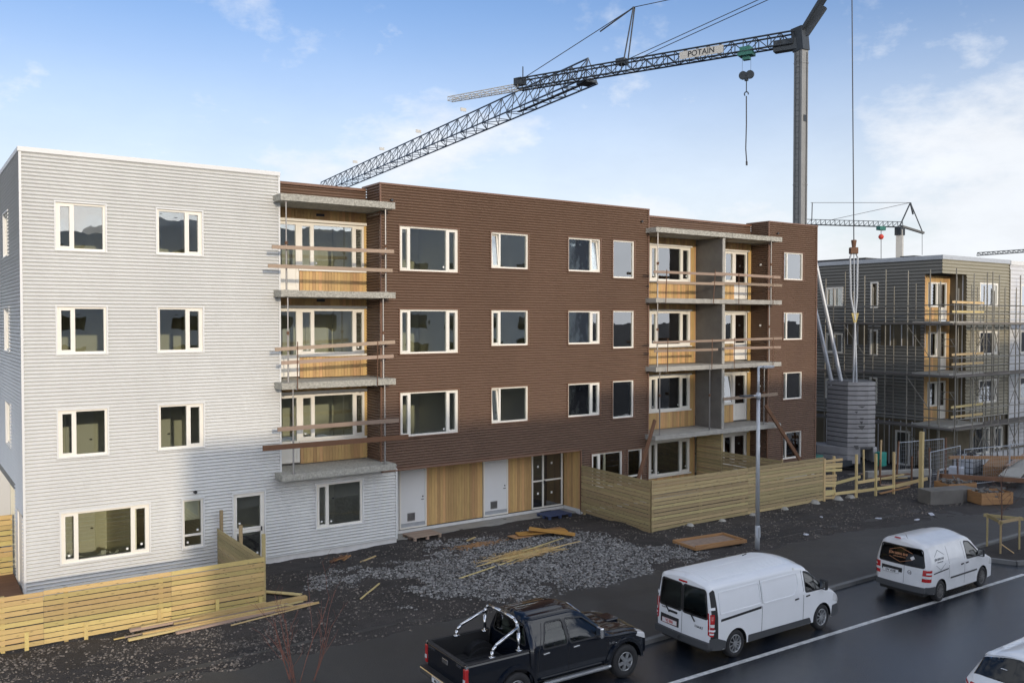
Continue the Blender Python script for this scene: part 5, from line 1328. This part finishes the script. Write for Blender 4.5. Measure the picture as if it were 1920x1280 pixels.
lattice(J0, j1, .62, .66, 26, .055, .028, False).build('jib', 'crane_dark', cr); lattice(j1, TIP, .5, .34, 14, .035, .016, False, h2=.26).build('jib_tip', 'crane_pale', cr)
b = MB(); b.bar(J0 - jd * .3, J0 + jd * 1.1, .5, .62); b.bar((0, 0, 22.9), (-.05, .1, 24.2), .6, .7); b.bar((.1, -.1, 23.8), (.55, -1.0, 25.2), .34, .45); b.build('mast_head', 'crane_dark', cr)
AT = CP + (CF + CR * (1585 - 960) / 1654 + CU * (640 + 70) / 1654) * 47.0 - o
side = Vector((.93, .366, 0)) * .28
b = MB()
for k in (-1, 1): b.bar(Vector((.05, -.1, 24.0)) + side * k, AT + side * k, .16, .16)
b.build('rear_strut', 'crane_dark', cr)
def jt(t): return J0.lerp(TIP, t)
PY = jt(.44) + Vector((.3, -.75, 3.9)); b = MB()
for k in (-1, 1): b.tube(jt(.43) + side * k + Vector((0, 0, .6)), PY + side * k * .3, .05, 6)
b.build('jib_pylon', 'crane_dark', cr)
b = MB(); b.tube(PY, AT, .026, 5); b.tube(PY, jt(.755) + Vector((0, 0, .6)), .028, 5); b.tube(PY, PY.lerp(jt(.755), .28), .05, 5)
for k in (-1, 1): b.tube(jt(.415) + side * k + Vector((0, 0, .7)), AT + side * k, .026, 5)
b.build('pendant_rope', 'cable', cr)
b = MB(); c = jt(.44); rot_box(MB(), c.xy, .6, .6, c.z + .5, c.z + .85, .3).build('jib_joint', 'crane_dark', cr); c = jt(.755); rot_box(b, c.xy, .6, .6, c.z + .3, c.z + .75, .3); b.tube(jt(.745) + Vector((0, 0, .6)), jt(.745) + Vector((0, 0, 1.5)), .04, 5); b.build('jib_joint', 'crane_dark', cr)
yj = Vector((jd.y, -jd.x, 0)) * -1
c = jt(.112); b = MB(); b.bar(c - jd * .42 + Vector((0, 0, -.12)), c + jd * .42 + Vector((0, 0, -.12)), .66, .22); b.bar(c - jd * .2 + Vector((0, 0, -.3)), c + jd * .2 + Vector((0, 0, -.3)), .3, .3); b.bar(c - jd * .3 + Vector((0, 0, .1)), c + jd * .3 + Vector((0, 0, .1)), .7, .3); b.build('trolley', 'crane_green', cr)
hk = c + Vector((0, 0, -1.3)); b = MB()
for k in (-1, 1): b.tube(c + jd * .25 * k + Vector((0, 0, -.4)), hk + jd * .25 * k, .008, 4)
b.build('hoist_rope', 'cable', cr)
b = MB()
for k in (-1, 1): p = hk + jd * .2 * k; b.tube(p - yj * .07, p + yj * .07, .24, 12)
b.bar(hk + Vector((0, 0, -.12)), hk + Vector((0, 0, -.34)), .16, .16); b.build('hook_block', 'crane_dark', cr)
b = MB(); b.tube(hk + Vector((0, 0, -.3)), hk + Vector((0, 0, -.95)), .03, 5)
for i in range(8): a0, a1 = -2 + i * .55, -2 + (i + 1) * .55; q = hk + Vector((0, 0, -1.08)); b.tube(q + jd * .12 * math.sin(a0) + Vector((0, 0, .12 * math.cos(a0))), q + jd * .12 * math.sin(a1) + Vector((0, 0, .12 * math.cos(a1))), .035, 5)
b.build('hook', 'crane_dark', cr)
q = hk + Vector((0, 0, -1.2)); b = MB().path([q, q + Vector((.02, 0, -1.6)), q + Vector((0, .02, -3.0)), q + Vector((.06, 0, -3.75))], .035, 5); b.tube(q + Vector((.06, 0, -3.72)), q + Vector((.07, 0, -3.95)), .06, 6); b.build('chain', 'cable', cr)
# sign board on the side of the jib that faces the street
sc_ = jt(.22) + Vector((0, 0, .33)) + yj * .345
bd = MB().bar(sc_ - jd * 1.35, sc_ + jd * 1.35, .02, .46).build('sign_board', 'crane_pale', cr)
text('sign_text', 'POTAIN', .46, 'print_black', bd, sc_ + yj * .016, -jd, (0, 0, 1), bold=.006)
for k in (-1, 1):
    pass
# stays and rotating base with its ballast
for (x0, y0, x1, y1, d0, d1) in ((1531, 500, 1577, 714, 49.0, 48.6), (1529, 580, 1566, 745, 49.6, 48.9)):
    p = CP + (CF + CR * (x0 - 960) / 1654 + CU * (640 - y0) / 1654) * d0 - o; q = CP + (CF + CR * (x1 - 960) / 1654 + CU * (640 - y1) / 1654) * d1 - o
    p = p + (p - q) * .35
    MB().tube(p, q, .11, 8).build('stay', 'galv', cr)
MB().box(-1.2, 2.0, -2.6, .8, .12, .4).build('slewing_platform', 'crane_dark', cr)
for (x_, y_) in ((-1.3, .7), (1.9, .7), (-1.3, -2.2), (1.9, -2.2)): MB().box(x_ - .3, x_ + .3, y_ - .3, y_ + .3, -.1, .3).build('outrigger_foot', 'crane_dark', cr)
bo = Vector((39.46, .42, 0)) - o; u_, w_ = CR.copy(), Vector((CF.x, CF.y, 0)).normalized()
def plan(pts): return [((bo + u_ * a + w_ * c).x, (bo + u_ * a + w_ * c).y) for a, c in pts]
BP = [(0, 0), (.5, -.07), (1.1, -.05), (1.56, .12), (1.62, 1.6), (1.3, 2.1), (-.3, 2.1), (-.70, 1.25)]
for k in range(14):
    z0 = 1.12 + k * .256; m = MB().prism(plan([(a * (1 + random.uniform(-.006, .006)), c) for a, c in BP]), 'z', z0, z0 + .205).build('ballast_slab', 'ballast', cr, bevel=.02)
MB().prism(plan([(lerp(.4, a, .97), lerp(.9, c, .97)) for a, c in BP]), 'z', 1.0, 4.68).build('ballast_core', 'ballast_dark', cr)
for P_, z0, z1 in (([(-1.35, .9), (0, -.02), (.70, -.04), (.70, 2.1), (-1.1, 2.1)], .2, .64), ([(-1.35, .9), (0, -.02), (.70, -.04), (.70, 2.1), (-1.1, 2.1)], .66, 1.10), ([(1.40, -.02), (1.66, .1), (1.7, 2.0), (1.40, 2.0)], .3, 1.10)):
    MB().prism(plan(P_), 'z', z0, z1).build('ballast_block', 'ballast', cr, bevel=.02)
for (a, c, w0, h0) in ((.85, 3.28, .5, .10), (.55, 2.98, .25, .12), (1.0, 2.62, .3, .12), (1.0, 2.36, .25, .20), (.85, 2.08, .5, .24), (.55, 1.6, .3, .1), (.5, 1.02, .35, .22)):   # spalled corners
    p = bo + u_ * (a * .62) + w_ * -.075; q = p + u_ * w0 * .8; z = c - .03
    m = MB(); n0 = len(m.v); m.v += [tuple(v) for v in ((p.x, p.y, z + h0), (q.x, q.y, z + h0), (lerp(p.x, q.x, .6), lerp(p.y, q.y, .6), z))]; m.f.append((0, 2, 1)); m.v += [(x_ + w_.x * .04, y_ + w_.y * .04, z_2) for x_, y_, z_2 in m.v[:3]]; m.f += [(3, 4, 5), (0, 1, 4, 3), (1, 2, 5, 4), (2, 0, 3, 5)]
    m.build('spall', 'ballast_dark', cr)
# -- the lifting hook and slings hanging from a crane above the frame
hl = thing('lifting_hook', 'crane hook with chain slings hanging from a long rope above the ballast stack', 'hook', (38.9, -.3, 4.9))
o2 = Vector((38.9, -.3, 4.9)); D = lambda x, y: CP + (CF + CR * (x - 960) / 1654 + CU * (640 - y) / 1654) * 47.4 - o2
b = MB(); b.tube(D(1601, 455), D(1597, -60), .03, 6); b.build('rope', 'cable', hl)
b = MB(); b.tube(D(1601, 450), D(1601, 465), .16, 8, .1); b.bar(D(1593, 470), D(1608, 470), .3, .35); b.build('hook_block', 'rusty', hl, bevel=.04)
b = MB()
for x_ in (1594, 1608): b.path([D(1601, 465), D(x_, 482), D(x_ + (1 if x_ < 1600 else -1), 555), D(1603, 600)], .05, 6)
b.tube(D(1601, 470), D(1602, 600), .03, 5); b.build('sling', 'galv', hl)
b = MB(); b.prism([(0, 0)] * 0 or [(-.2, .32), (.2, .32), (.06, -.22), (-.06, -.22)], 'y', -.03, .03); sp_ = b.build('spreader_plate', 'fence_wood', hl); sp_.location = D(1603, 598); sp_.rotation_euler = (0, 0, R(-35))
b = MB()
for x_ in (1600, 1606): b.tube(D(1603, 604), D(x_, 716), .05, 6)
b.build('chain', 'galv', hl)

# -- second crane: long level jib pointing towards the camera, tower hidden behind the building
c2 = thing('tower_crane', 'crane whose long level lattice jib slopes across the sky from behind the roof', 'crane', (54.0, 111.0, 0))
o2 = Vector((54, 111, 0)); A2, B2 = Vector((45.15, 29.2, 28.0)) - o2, Vector((53.4, 105.5, 28.0)) - o2
lattice(A2, B2, 1.9, 2.0, 30, .085, .045, True, h2=2.1).build('jib', 'crane_blue', c2); b = MB(); d2 = (B2 - A2).normalized(); b.bar(A2 - d2 * .5 + Vector((0, 0, .05)), A2 + d2 * 12, .3, .10); b.bar(A2 - d2 * .4 + Vector((0, 0, .05)), A2 + d2 * .9, 1.2, .22); b.build('jib_end', 'crane_dark', c2)
for t in (.30, .46, .62, .76): p = A2.lerp(B2, t) + Vector((-.6, 0, 2.25)); MB().box(p.x - .35, p.x + .35, p.y - .03, p.y + .03, p.z, p.z + .35).build('marker_board', 'crane_pale', c2)
lattice((0, 0, 0), (0, 0, 26.5), 1.6, 1.6, 16, .09, .05, False, up=(0, 1, 0)).build('tower', 'crane_blue', c2); MB().box(-.9, .9, -1, 1, 26, 28).build('slewing_ring', 'crane_dark', c2)
# -- third crane: small, far right
o3 = Vector((146.6, 62.7, 0)); c3 = thing('tower_crane', 'small distant crane with a pale mast above the scaffolded building', 'crane', o3)
rot_box(MB(), (0, 0), 1.1, 1.1, 0, 24.4, R(20)).build('mast', 'crane_pale', c3)
E3 = lambda x, y, d=160: CP + (CF + CR * (x - 960) / 1654 + CU * (640 - y) / 1654) * d - o3
lattice(E3(1692, 426), E3(1512, 421, 163), .9, .95, 20, .065, .035, True).build('jib', 'crane_dark', c3)
b = MB(); ap = E3(1707, 380); b.tube(E3(1687, 424), ap, .13, 6); b.tube(ap, E3(1730, 436), .10, 6); b.tube(ap, E3(1712, 402), .16, 6); b.bar(E3(1690, 424), E3(1732, 437), .7, .35); b.build('tower_head', 'crane_dark', c3)
b = MB(); b.tube(ap, E3(1520, 380), .045, 5); b.tube(E3(1523, 380), E3(1522, 415), .09, 5); b.tube(ap, E3(1560, 412), .045, 5); b.tube(E3(1729, 437), E3(1729, 478), .045, 5); b.build('pendant_rope', 'cable', c3)
b = MB(); b.box(-.7, .7, -.6, .6, 23.4, 24.8); b.build('slewing_ring', 'crane_dark', c3)
b = MB(); b.tube(E3(1652, 426), E3(1652, 490), .06, 5); b.build('hoist_rope', 'cable', c3); b = MB(); q = E3(1652, 444); b.lathe([(-.45, .001), (-.4, .25), (-.2, .45), (0, .5), (.2, .45), (.4, .25), (.45, .001)], 12, q); b.build('hook_block', 'crane_red', c3); b = MB(); q = E3(1652, 425); b.bar(q - Vector((.9, 0, .3)), q + Vector((.9, 0, -.3)), .8, .7); b.build('trolley', 'crane_green', c3)
# -- fourth crane: only the end of a jib over the far roof
o4 = Vector((190, 40, 0)); c4 = thing('tower_crane', 'end of a distant crane jib just above the roof at the right edge', 'crane', o4)
E4 = lambda x, y, d=190: CP + (CF + CR * (x - 960) / 1654 + CU * (640 - y) / 1654) * d - o4
lattice(E4(1833, 479), E4(2080, 462), .7, .6, 26, .09, .05, True).build('jib', 'crane_dark', c4); q = E4(2080, 462); MB().box(q.x - .8, q.x + .8, q.y - .8, q.y + .8, 0, q.z).build('mast', 'crane_pale', c4)

# ================================================================== building under construction, far right
BX, BY, GZ = 47.53, -.30, -1.05
bg = thing('apartment_block', 'scaffolded apartment block under construction, half clad in grey and olive sheets', 'building', (BX, BY, GZ))
def zf(k): return 3. * k                               # floor k above the block's own ground floor
TOPZ = 11.85 - GZ
lh, rh = [], []
for k in (1, 2, 3): rh.append((0, 2.75, zf(k), zf(k) + 2.82)); lh.append((0, 1.05, zf(k), zf(k) + 2.82))
def bwin(org, rz, w, h, cols, sash): window(bg, org, rz, w, h, cols, sash, None, fw=.10, depth=-.02)
for k in (1, 2, 3):
    z = zf(k) + .92
    bwin((4.3, 0, z), 0, 2.2, 1.46, (.8,), (1,)); rh.append((4.3, 6.5, z, z + 1.46))
    bwin((0, 7.9, z), R(-90), 1.3, 1.3, (.5,), (0,)); lh.append((6.6, 7.9, z, z + 1.3))
    bwin((0, 4.65, z - .1), R(-90), .55, 1.65, (), ()); lh.append((4.10, 4.65, z - .1, z + 1.55))
    bwin((9.4, -.04, z), 0, 1.5, 1.46, (.6,), (1,))
lh.append((1.3, 3.9, zf(2) + 1.5, zf(2) + 2.85)); lh.append((4.8, 6.4, zf(2) + 1.5, zf(2) + 2.85))
corr('grey_cladding', 'grey_clad', bg, 'y', 0, 0, 22, zf(1) + .0, TOPZ - .25, lh, pitch=.2, amp=.02)
corr('olive_cladding', 'olive_clad', bg, 'x', 0, 0, 7.95, zf(1) + .05, TOPZ - .25, rh, pitch=.2, amp=.02)
corr('white_cladding', 'white_panel', bg, 'x', -.04, 7.95, 26, .9, TOPZ - .3, [(9.4, 10.9, zf(k) + .92, zf(k) + 2.38) for k in (1, 2, 3)], pitch=.25, amp=.012)
b = MB(); b.box(-.05, 8.0, -.05, .3, TOPZ - .25, TOPZ); b.box(-.05, .3, .3, 22, TOPZ - .25, TOPZ); b.build('parapet_flashing', 'galv', bg); MB().box(8.0, 26, -.09, .3, TOPZ - .3, TOPZ - .04).build('white_flashing', 'white_trim', bg)
b = MB(); b.box(.12, 26, .9, 20, 0, .3); b.box(.12, 26, 1.1, 20, TOPZ - .6, TOPZ - .4); b.box(.12, .2, 1.1, 20, 0, TOPZ - .3); b.box(2.95, 26, .12, .2, 0, TOPZ - .3); b.box(2.85, 2.95, .03, 1.1, 0, TOPZ - .5)
b.box(.1, 3, .12, 1.1, TOPZ - .95, TOPZ - .4); b.build('backing_wall', 'insulation', bg)
b = MB()                                               # battens on the uncovered insulation
for i in range(11): y = .3 + i * .75; b.box(.08, .12, y, y + .05, .15, 2.9); b.box(.08, .12, y, y + .05, zf(2) + 1.4, zf(2) + 2.9)
for i in range(7): x_ = 2.98 + i * .7; b.box(x_, x_ + .05, .08, .12, .15, 3.0)
for k in (1, 2, 3):
    for y in (.25, .62): b.box(2.80, 2.849, y, y + .05, zf(k), zf(k) + 2.8)
b.build('batten', 'white_panel', bg, kind='stuff'); MB().box(.06, 2.9, .03, .9, 0, 2.95).build('corner_wall', 'insulation', bg)
b = MB(); b.box(3.0, 26, -.12, .1, -.6, .75); b.box(-.02, 3.0, .0, .02, -.3, .3); b.build('plinth', 'white_panel', bg)
for k in (1, 2, 3):
    boards('board_cladding', 'clad_wood', bg, 'x', 1.1, .02, 2.85, zf(k), zf(k) + 2.75, [(.5, 2.45, zf(k) + .85, zf(k) + 2.35), (1.55, 2.45, zf(k), zf(k) + 2.35)], bw=.2)
    bwin((.5, 1.03, zf(k) + .85), 0, 1.05, 1.5, (.75,), ()); window(bg, (1.55, 1.03, zf(k) + .05), 0, .9, 2.3, (), (), None, panel={0: .8}, fw=.10, name='balcony_door')
    MB().box(-1.4, 2.4, -1.25, 1.0, zf(k) - .2, zf(k)).build('balcony_slab', 'concrete', bg); b = MB()
    g = thing('guard_rail', f'pale plank guard rail on the {FN[k]} balcony of the scaffolded block', 'guard rail', (BX + .55, BY - 1.3, GZ + zf(k)), group='temporary plank guard rails')
    for z in (.55, 1.1): stick('plank', (-1.8, 0, z), (1.7, 0, z + random.uniform(-.03, .05)), .03, .13, 'new_wood', g)
    for x_ in (-1.5, 1.4): stick('clamp_post', (x_, .03, -.2), (x_, .03, 1.2), .035, .035, 'steel', g, 'tube')
bwin((3.6, -.0, .75), 0, 2.1, 1.7, (.72,), (1,)); window(bg, (6.4, .0, .95), 0, 1.0, 1.35, (), (), None, fw=.10); window(bg, (0, 6.3, .5), R(-90), 1.2, 2.0, (.5,), (), None, fw=.10); window(bg, (0, 2.9, .2), R(-90), .95, 2.1, (), (), None, fw=.10)
MB().box(1.5, 12, 6, 14, TOPZ - .4, TOPZ + .25).build('roof_upstand', 'roof_felt', bg); MB().box(3, 5, 3.5, 4.5, TOPZ - .4, TOPZ + .3).build('roof_hatch', 'dark_metal', bg)

sf = thing('scaffold', 'tube scaffold with plank decks wrapped round the block at the right', 'scaffold', (BX, BY, GZ))
fx = [-1.5, .45, 1.9, 2.55, 3.35, 4.6, 5.9, 7.3, 8.6, 9.9, 12.1]; ly = [-1.6, -.2, 1.2, 2.6, 4.0, 5.4, 6.8, 8.2, 9.4]
H = 12.2
for x_ in fx:
    for y_, hh in ((-1.65, H), (-.75, H - .9)): stick('standard', (x_, y_, -.2), (x_ + random.uniform(-.04, .04), y_, hh - random.uniform(0, .5)), .07, .07, 'scaf', sf, 'tube')
for y_ in ly[1:]:
    for x_, hh in ((-1.6, H), (-.7, H - .9)): stick('standard', (x_, y_, -.2), (x_, y_ + random.uniform(-.04, .04), hh - random.uniform(0, .5)), .07, .07, 'scaf', sf, 'tube')
for k in (1, 2, 3):
    z = zf(k) - .12
    for (a, c) in zip(fx, fx[1:]):
        for d in (-1.55, -1.2, -.85): stick('deck_plank', (a + .03, d, z), (c + .06, d, z + .005), .34, .07, 'scaf_deck', sf)
    for (a, c) in zip(ly, ly[1:]):
        for d in (-1.5, -1.15, -.8): stick('deck_plank', (d, a + .03, z), (d, c + .06, z), .34, .07, 'scaf_deck', sf)
    for dz in (-.06, 1.05, .55):
        stick('ledger', (fx[0], -1.68, z + dz), (fx[-1], -1.68, z + dz), .06, .06, 'scaf', sf, 'tube'); stick('ledger', (-1.63, ly[0], z + dz), (-1.63, ly[-1], z + dz), .06, .06, 'scaf', sf, 'tube')
    stick('ledger', (fx[0], -.75, z - .06), (fx[-1], -.75, z - .06), .06, .06, 'scaf', sf, 'tube')
    for i, (a, c) in enumerate(zip(fx, fx[1:])):
        if i % 2: stick('brace', (a, -1.7, z - 1.9), (c, -1.7, z - .1), .045, .045, 'scaf', sf, 'tube'); stick('brace', (c, -1.7, z - 1.9), (a, -1.7, z - .1), .04, .04, 'scaf', sf, 'tube')
    for i, (a, c) in enumerate(zip(ly, ly[1:])):
        if i % 3 == 1: stick('brace', (-1.66, a, z - 1.9), (-1.66, c, z - .1), .045, .045, 'scaf', sf, 'tube')
    for x_ in (2.55, -1.5):                                   # frame ladders
        for dz in (-.9, -1.3): stick('frame_bar', (x_, -1.65, z + dz), (x_, -.75, z + dz), .04, .04, 'scaf', sf, 'tube')
        for s_ in (-1, 1): stick('frame_bar', (x_, -1.2 + s_ * .42, z - 1.3), (x_, -1.2 + s_ * .15, z - .9), .035, .035, 'scaf', sf, 'tube')
for x_, y_ in [(x_, y_) for x_ in fx for y_ in (-1.65, -.75)]: stick('base_plate', (x_ - .08, y_, -.1), (x_ + .08, y_, -.1), .16, .02, 'scaf', sf)
b = MB(); b.bar((1.6, -1.75, 9.55), (4.4, -1.75, 9.4), .04, .2)
stick('brace', (6.5, -1.75, .6), (8.3, -1.75, 2.9), .10, .06, 'new_wood', sf)

# ================================================================== building site clutter on the right
def blockbox(name, label, cat, x0, x1, y0, y1, h, mat, rz=0., zb=None, group=None):
    cx, cy = (x0 + x1) / 2, (y0 + y1) / 2; z = hgt(cx, cy) if zb is None else zb
    o = MB().box(x0 - cx, x1 - cx, y0 - cy, y1 - cy, 0, h).build(name, mat, bevel=.02); o.location = (cx, cy, z - .02); o.rotation_euler = (0, 0, rz)
    return props(o, label, cat, group)
blockbox('concrete_block', 'long grey concrete block at the foot of the tall post', 'concrete block', 33.5, 35.2, -8.05, -7.25, .62, 'concrete_dark', -.35); blockbox('concrete_block', 'shorter grey concrete block next to the orange crate', 'concrete block', 35.05, 36.2, -8.3, -7.4, .6, 'concrete_dark', -.35)
def crate(label, x, y, rz, L, W, h, fill):
    t = thing('timber_crate', label, 'crate', (x, y, hgt(x, y)), rz, 'open timber crates by the site fence')
    for k in range(3):
        z = .06 + (k + .5) * (h - .06) / 3; hh = (h - .06) / 3 - .012
        for s_ in (-1, 1): stick('side_board', (-L / 2, s_ * W / 2, z), (L / 2, s_ * W / 2, z), .025, hh, 'crate_orange', t); stick('end_board', (s_ * L / 2, -W / 2 + .02, z), (s_ * L / 2, W / 2 - .02, z), .025, hh, 'crate_orange', t)
    MB().box(-L / 2, L / 2, -W / 2, W / 2, .03, .06).build('base', 'crate_orange', t)
    b = MB(); rg = random.Random(fill)
    for i in range(22): c = Vector((rg.uniform(-.4, .4) * L, rg.uniform(-.4, .4) * W, h * rg.uniform(.7, 1.1))); d = Vector((rg.uniform(-1, 1), rg.uniform(-1, 1), rg.uniform(-.5, .5))).normalized() * .18; b.bar(c - d, c + d, rg.uniform(.05, .2), .05)
    b.build('contents', 'concrete_dark', t, kind='stuff')
crate('orange timber crate of rubble in front of the scaffold, nearest the path', 35.9, -9.0, -.45, 1.5, .9, .55, 1); crate('orange timber crate standing behind the concrete blocks', 36.4, -7.2, -.35, 1.5, .9, .6, 2)
ib = thing('tank_cage', 'white plastic tank in a wire cage in front of the olive wall', 'tank', (44.3, -3.6, hgt(44.3, -3.6)), .15)
MB().box(-.58, .58, -.5, .5, .14, 1.3).build('tank', 'ibc', ib, bevel=.06); b = MB()
for i in range(7): t_ = -.62 + i * .2067; b.tube((t_, -.54, .1), (t_, -.54, 1.32), .018, 5); b.tube((t_, .54, .1), (t_, .54, 1.32), .018, 5)
for i in range(6): t_ = -.54 + i * .216; b.tube((-.62, t_, .1), (-.62, t_, 1.32), .018, 5); b.tube((.62, t_, .1), (.62, t_, 1.32), .018, 5)
for k in range(5): z = .1 + k * .305; b.path([(-.62, -.54, z), (.62, -.54, z), (.62, .54, z), (-.62, .54, z), (-.62, -.54, z)], .018, 5)
b.build('cage', 'dark_metal', ib); MB().box(-.62, .62, -.54, .54, 0, .1).build('pallet_base', 'plank', ib); b = MB(); rg = random.Random(4)
for i in range(16): c = Vector((rg.uniform(-.5, .5), rg.uniform(-.4, .4), 1.33 + rg.random() * .15)); b.bar(c, c + Vector((rg.uniform(-.4, .4), rg.uniform(-.3, .3), .05)), .15, .05)
b.build('load', 'dark_metal', ib)
def tlog(label, p, q, w, h, mat, name='beam', cat='beam', g=None): return props(stick(name, p, q, w, h, mat), label, cat, g)
tlog('brown timber handrail across the front of the caged tank', (40.6, -4.6, 1.1), (44.6, -6.4, .95), .10, .16, 'crate_orange', 'site_handrail', 'handrail')
tlog('thick brown beam resting above the crates by the path', (37.0, -6.2, .75), (41.5, -8.3, .35), .2, .2, 'plank_dark'); tlog('long grey sheet ramp at the right edge of the building site', (40.5, -7.6, .55), (49, -4.6, .40), .9, .06, 'concrete'); tlog('new timber stack beside the grey ramp', (43.2, -5.5, .25), (47.0, -4.0, .15), .9, .5, 'crate_orange', 'timber_stack', 'timber pile')
tlog('long brown plank on top of the timber stack', (43.0, -6.3, .68), (50, -4.2, .55), .2, .06, 'plank'); tlog('pale wrapped panel lying at the right edge by the path', (41.0, -8.7, .10), (44.5, -8.4, .10), .8, .35, 'tarp', 'wrapped_panel', 'panel'); tlog('grey concrete kerb length lying behind the bare posts', (37.2, -2.2, .2), (40.6, -3.6, .2), .35, .35, 'concrete', 'concrete_length', 'concrete block')
rng = random.Random(12)
stake_spots = [(36.4, -2.6, 1.5), (37.3, -2.9, 2.0), (37.9, -3.3, 1.2), (38.6, -3.0, 1.9), (39.4, -3.8, 1.5), (36.9, -4.8, 1.4), (38.2, -5.0, 1.8), (39.2, -5.2, 2.3), (40.0, -5.4, 1.3), (37.6, -6.2, 1.0), (36.2, -6.4, 1.1), (35.9, -3.8, 1.2)]
def scr(p): d = Vector(p) - CP; return d.dot(CR) / d.dot(CF)
for i, (x_, y_, h_) in enumerate(sorted(stake_spots, key=lambda q: scr((q[0], q[1], 0)))):
    z = hgt(x_, y_); props(stick('site_stake', (x_, y_, z - .1), (x_ + rng.uniform(-.12, .12), y_ + rng.uniform(-.1, .1), z + h_), .09, .05, rng.choice(('plank', 'rusty', 'new_wood', 'plank_dark'))), f'{ORD[i]} from the left of the upright stakes between ballast and scaffold', 'stake', 'stakes on the building site')
spots = sorted([(rng.uniform(33.8, 40.8), rng.uniform(-6.4, -1.6)) for i in range(12)], key=lambda q: scr((q[0], q[1], 0)))
for i, (x_, y_) in enumerate(spots):
    a = rng.uniform(-.9, .6); L_ = rng.uniform(.8, 2.6); z = hgt(x_, y_) + .08 + .1 * rng.random(); d = Vector((math.cos(a), math.sin(a), 0)) * L_ / 2; c = Vector((x_, y_, z))
    props(stick('loose_board', c - d, c + d + Vector((0, 0, rng.uniform(-.05, .25))), rng.uniform(.08, .3), .04, rng.choice(('plank', 'plank_dark', 'new_wood', 'concrete_dark', 'crate_orange'))), f'{ORD[i]} from the left of the loose boards lying among the site stakes', 'board', 'loose boards on the building site')
blockbox('teal_bin', 'teal plastic tub standing by the ballast base', 'tub', 40.55, 41.0, -.95, -.55, .75, 'teal', zb=.15); blockbox('power_cabinet', 'dark green site cabinet at the end of the brown gable', 'cabinet', 36.6, 37.6, .6, 1.4, .95, 'crane_green', zb=-.1)
blockbox('rubble_bag', 'pale bulk bag slumped in front of the caged tank', 'bag', 42.4, 43.1, -4.2, -3.5, .75, 'tarp', .4); blockbox('black_bag', 'black sack lying beside the orange crate', 'bag', 37.0, 37.6, -8.9, -8.3, .5, 'black_bag', .3)
def mesh_fence(label, a, c, z0, h):
    a, c = Vector(a), Vector(c); L = (c - a).length; t = thing('site_fence', label, 'fence', (a.x, a.y, z0), math.atan2(c.y - a.y, c.x - a.x), 'wire site fence panels')
    b = MB(); b.tube((0, 0, 0), (0, 0, h), .022, 6); b.tube((L, 0, 0), (L, 0, h), .022, 6); b.tube((0, 0, h), (L, 0, h), .022, 6); b.tube((0, 0, .15), (L, 0, .15), .022, 6); b.build('frame', 'galv', t)
    b = MB(); n = int(L / .16)
    for i in range(1, n): b.tube((i * L / n, 0, .15), (i * L / n, 0, h), .0035, 3)
    for k in range(1, 9): b.tube((0, 0, .15 + k * (h - .15) / 9), (L, 0, .15 + k * (h - .15) / 9), .0035, 3)
    b.build('wire_mesh', 'galv', t); MB().box(-.3, .3, -.12, .12, -.04, .1).build('foot', 'concrete', t)
mesh_fence('wire site fence panel between ballast and scaffold, nearest the brown gable', (39.8, -2.4), (43.2, -2.9), -.35, 2.0); mesh_fence('wire site fence panel in front of the caged tank', (40.2, -5.6), (43.4, -6.2), -.25, 1.9); mesh_fence('wire site fence panel at the right edge of the plot', (43.5, -6.2), (46.8, -7.4), -.2, 1.9); mesh_fence('wire site fence panel below the corner of the scaffold', (36.6, -5.9), (39.9, -5.55), -.05, 1.9)

# ================================================================== the houses across the street (behind the camera): they shade the plot and show in the panes
nb = thing('neighbour_block', 'flat roofed apartment block across the street, mirrored in the upper windows', 'building', (-3.4, -60, 0))
b = MB()
for x0, x1, h in ((0, 16, 16.1), (16, 32, 17.0), (32, 48, 17.8), (48, 75, 18.6)): b.box(x0, x1, -14, 0, -.1, h)
b.build('wall', 'neigh_wall', nb)
k_ = 0
for i in range(14):
    for f_ in range(5): MB().box(2 + i * 5.1, 4.6 + i * 5.1, .0, .03, 1.0 + f_ * 3.05, 2.5 + f_ * 3.05).build('window', 'car_glass_dark', nb)
b = MB(); b.box(5, 9, -8, -4, 16.1, 17.6); b.box(22, 26, -8, -4, 17, 18.4); b.box(52, 57, -9, -4, 18.6, 20.2); b.build('roof_plant_room', 'neigh_wall', nb)
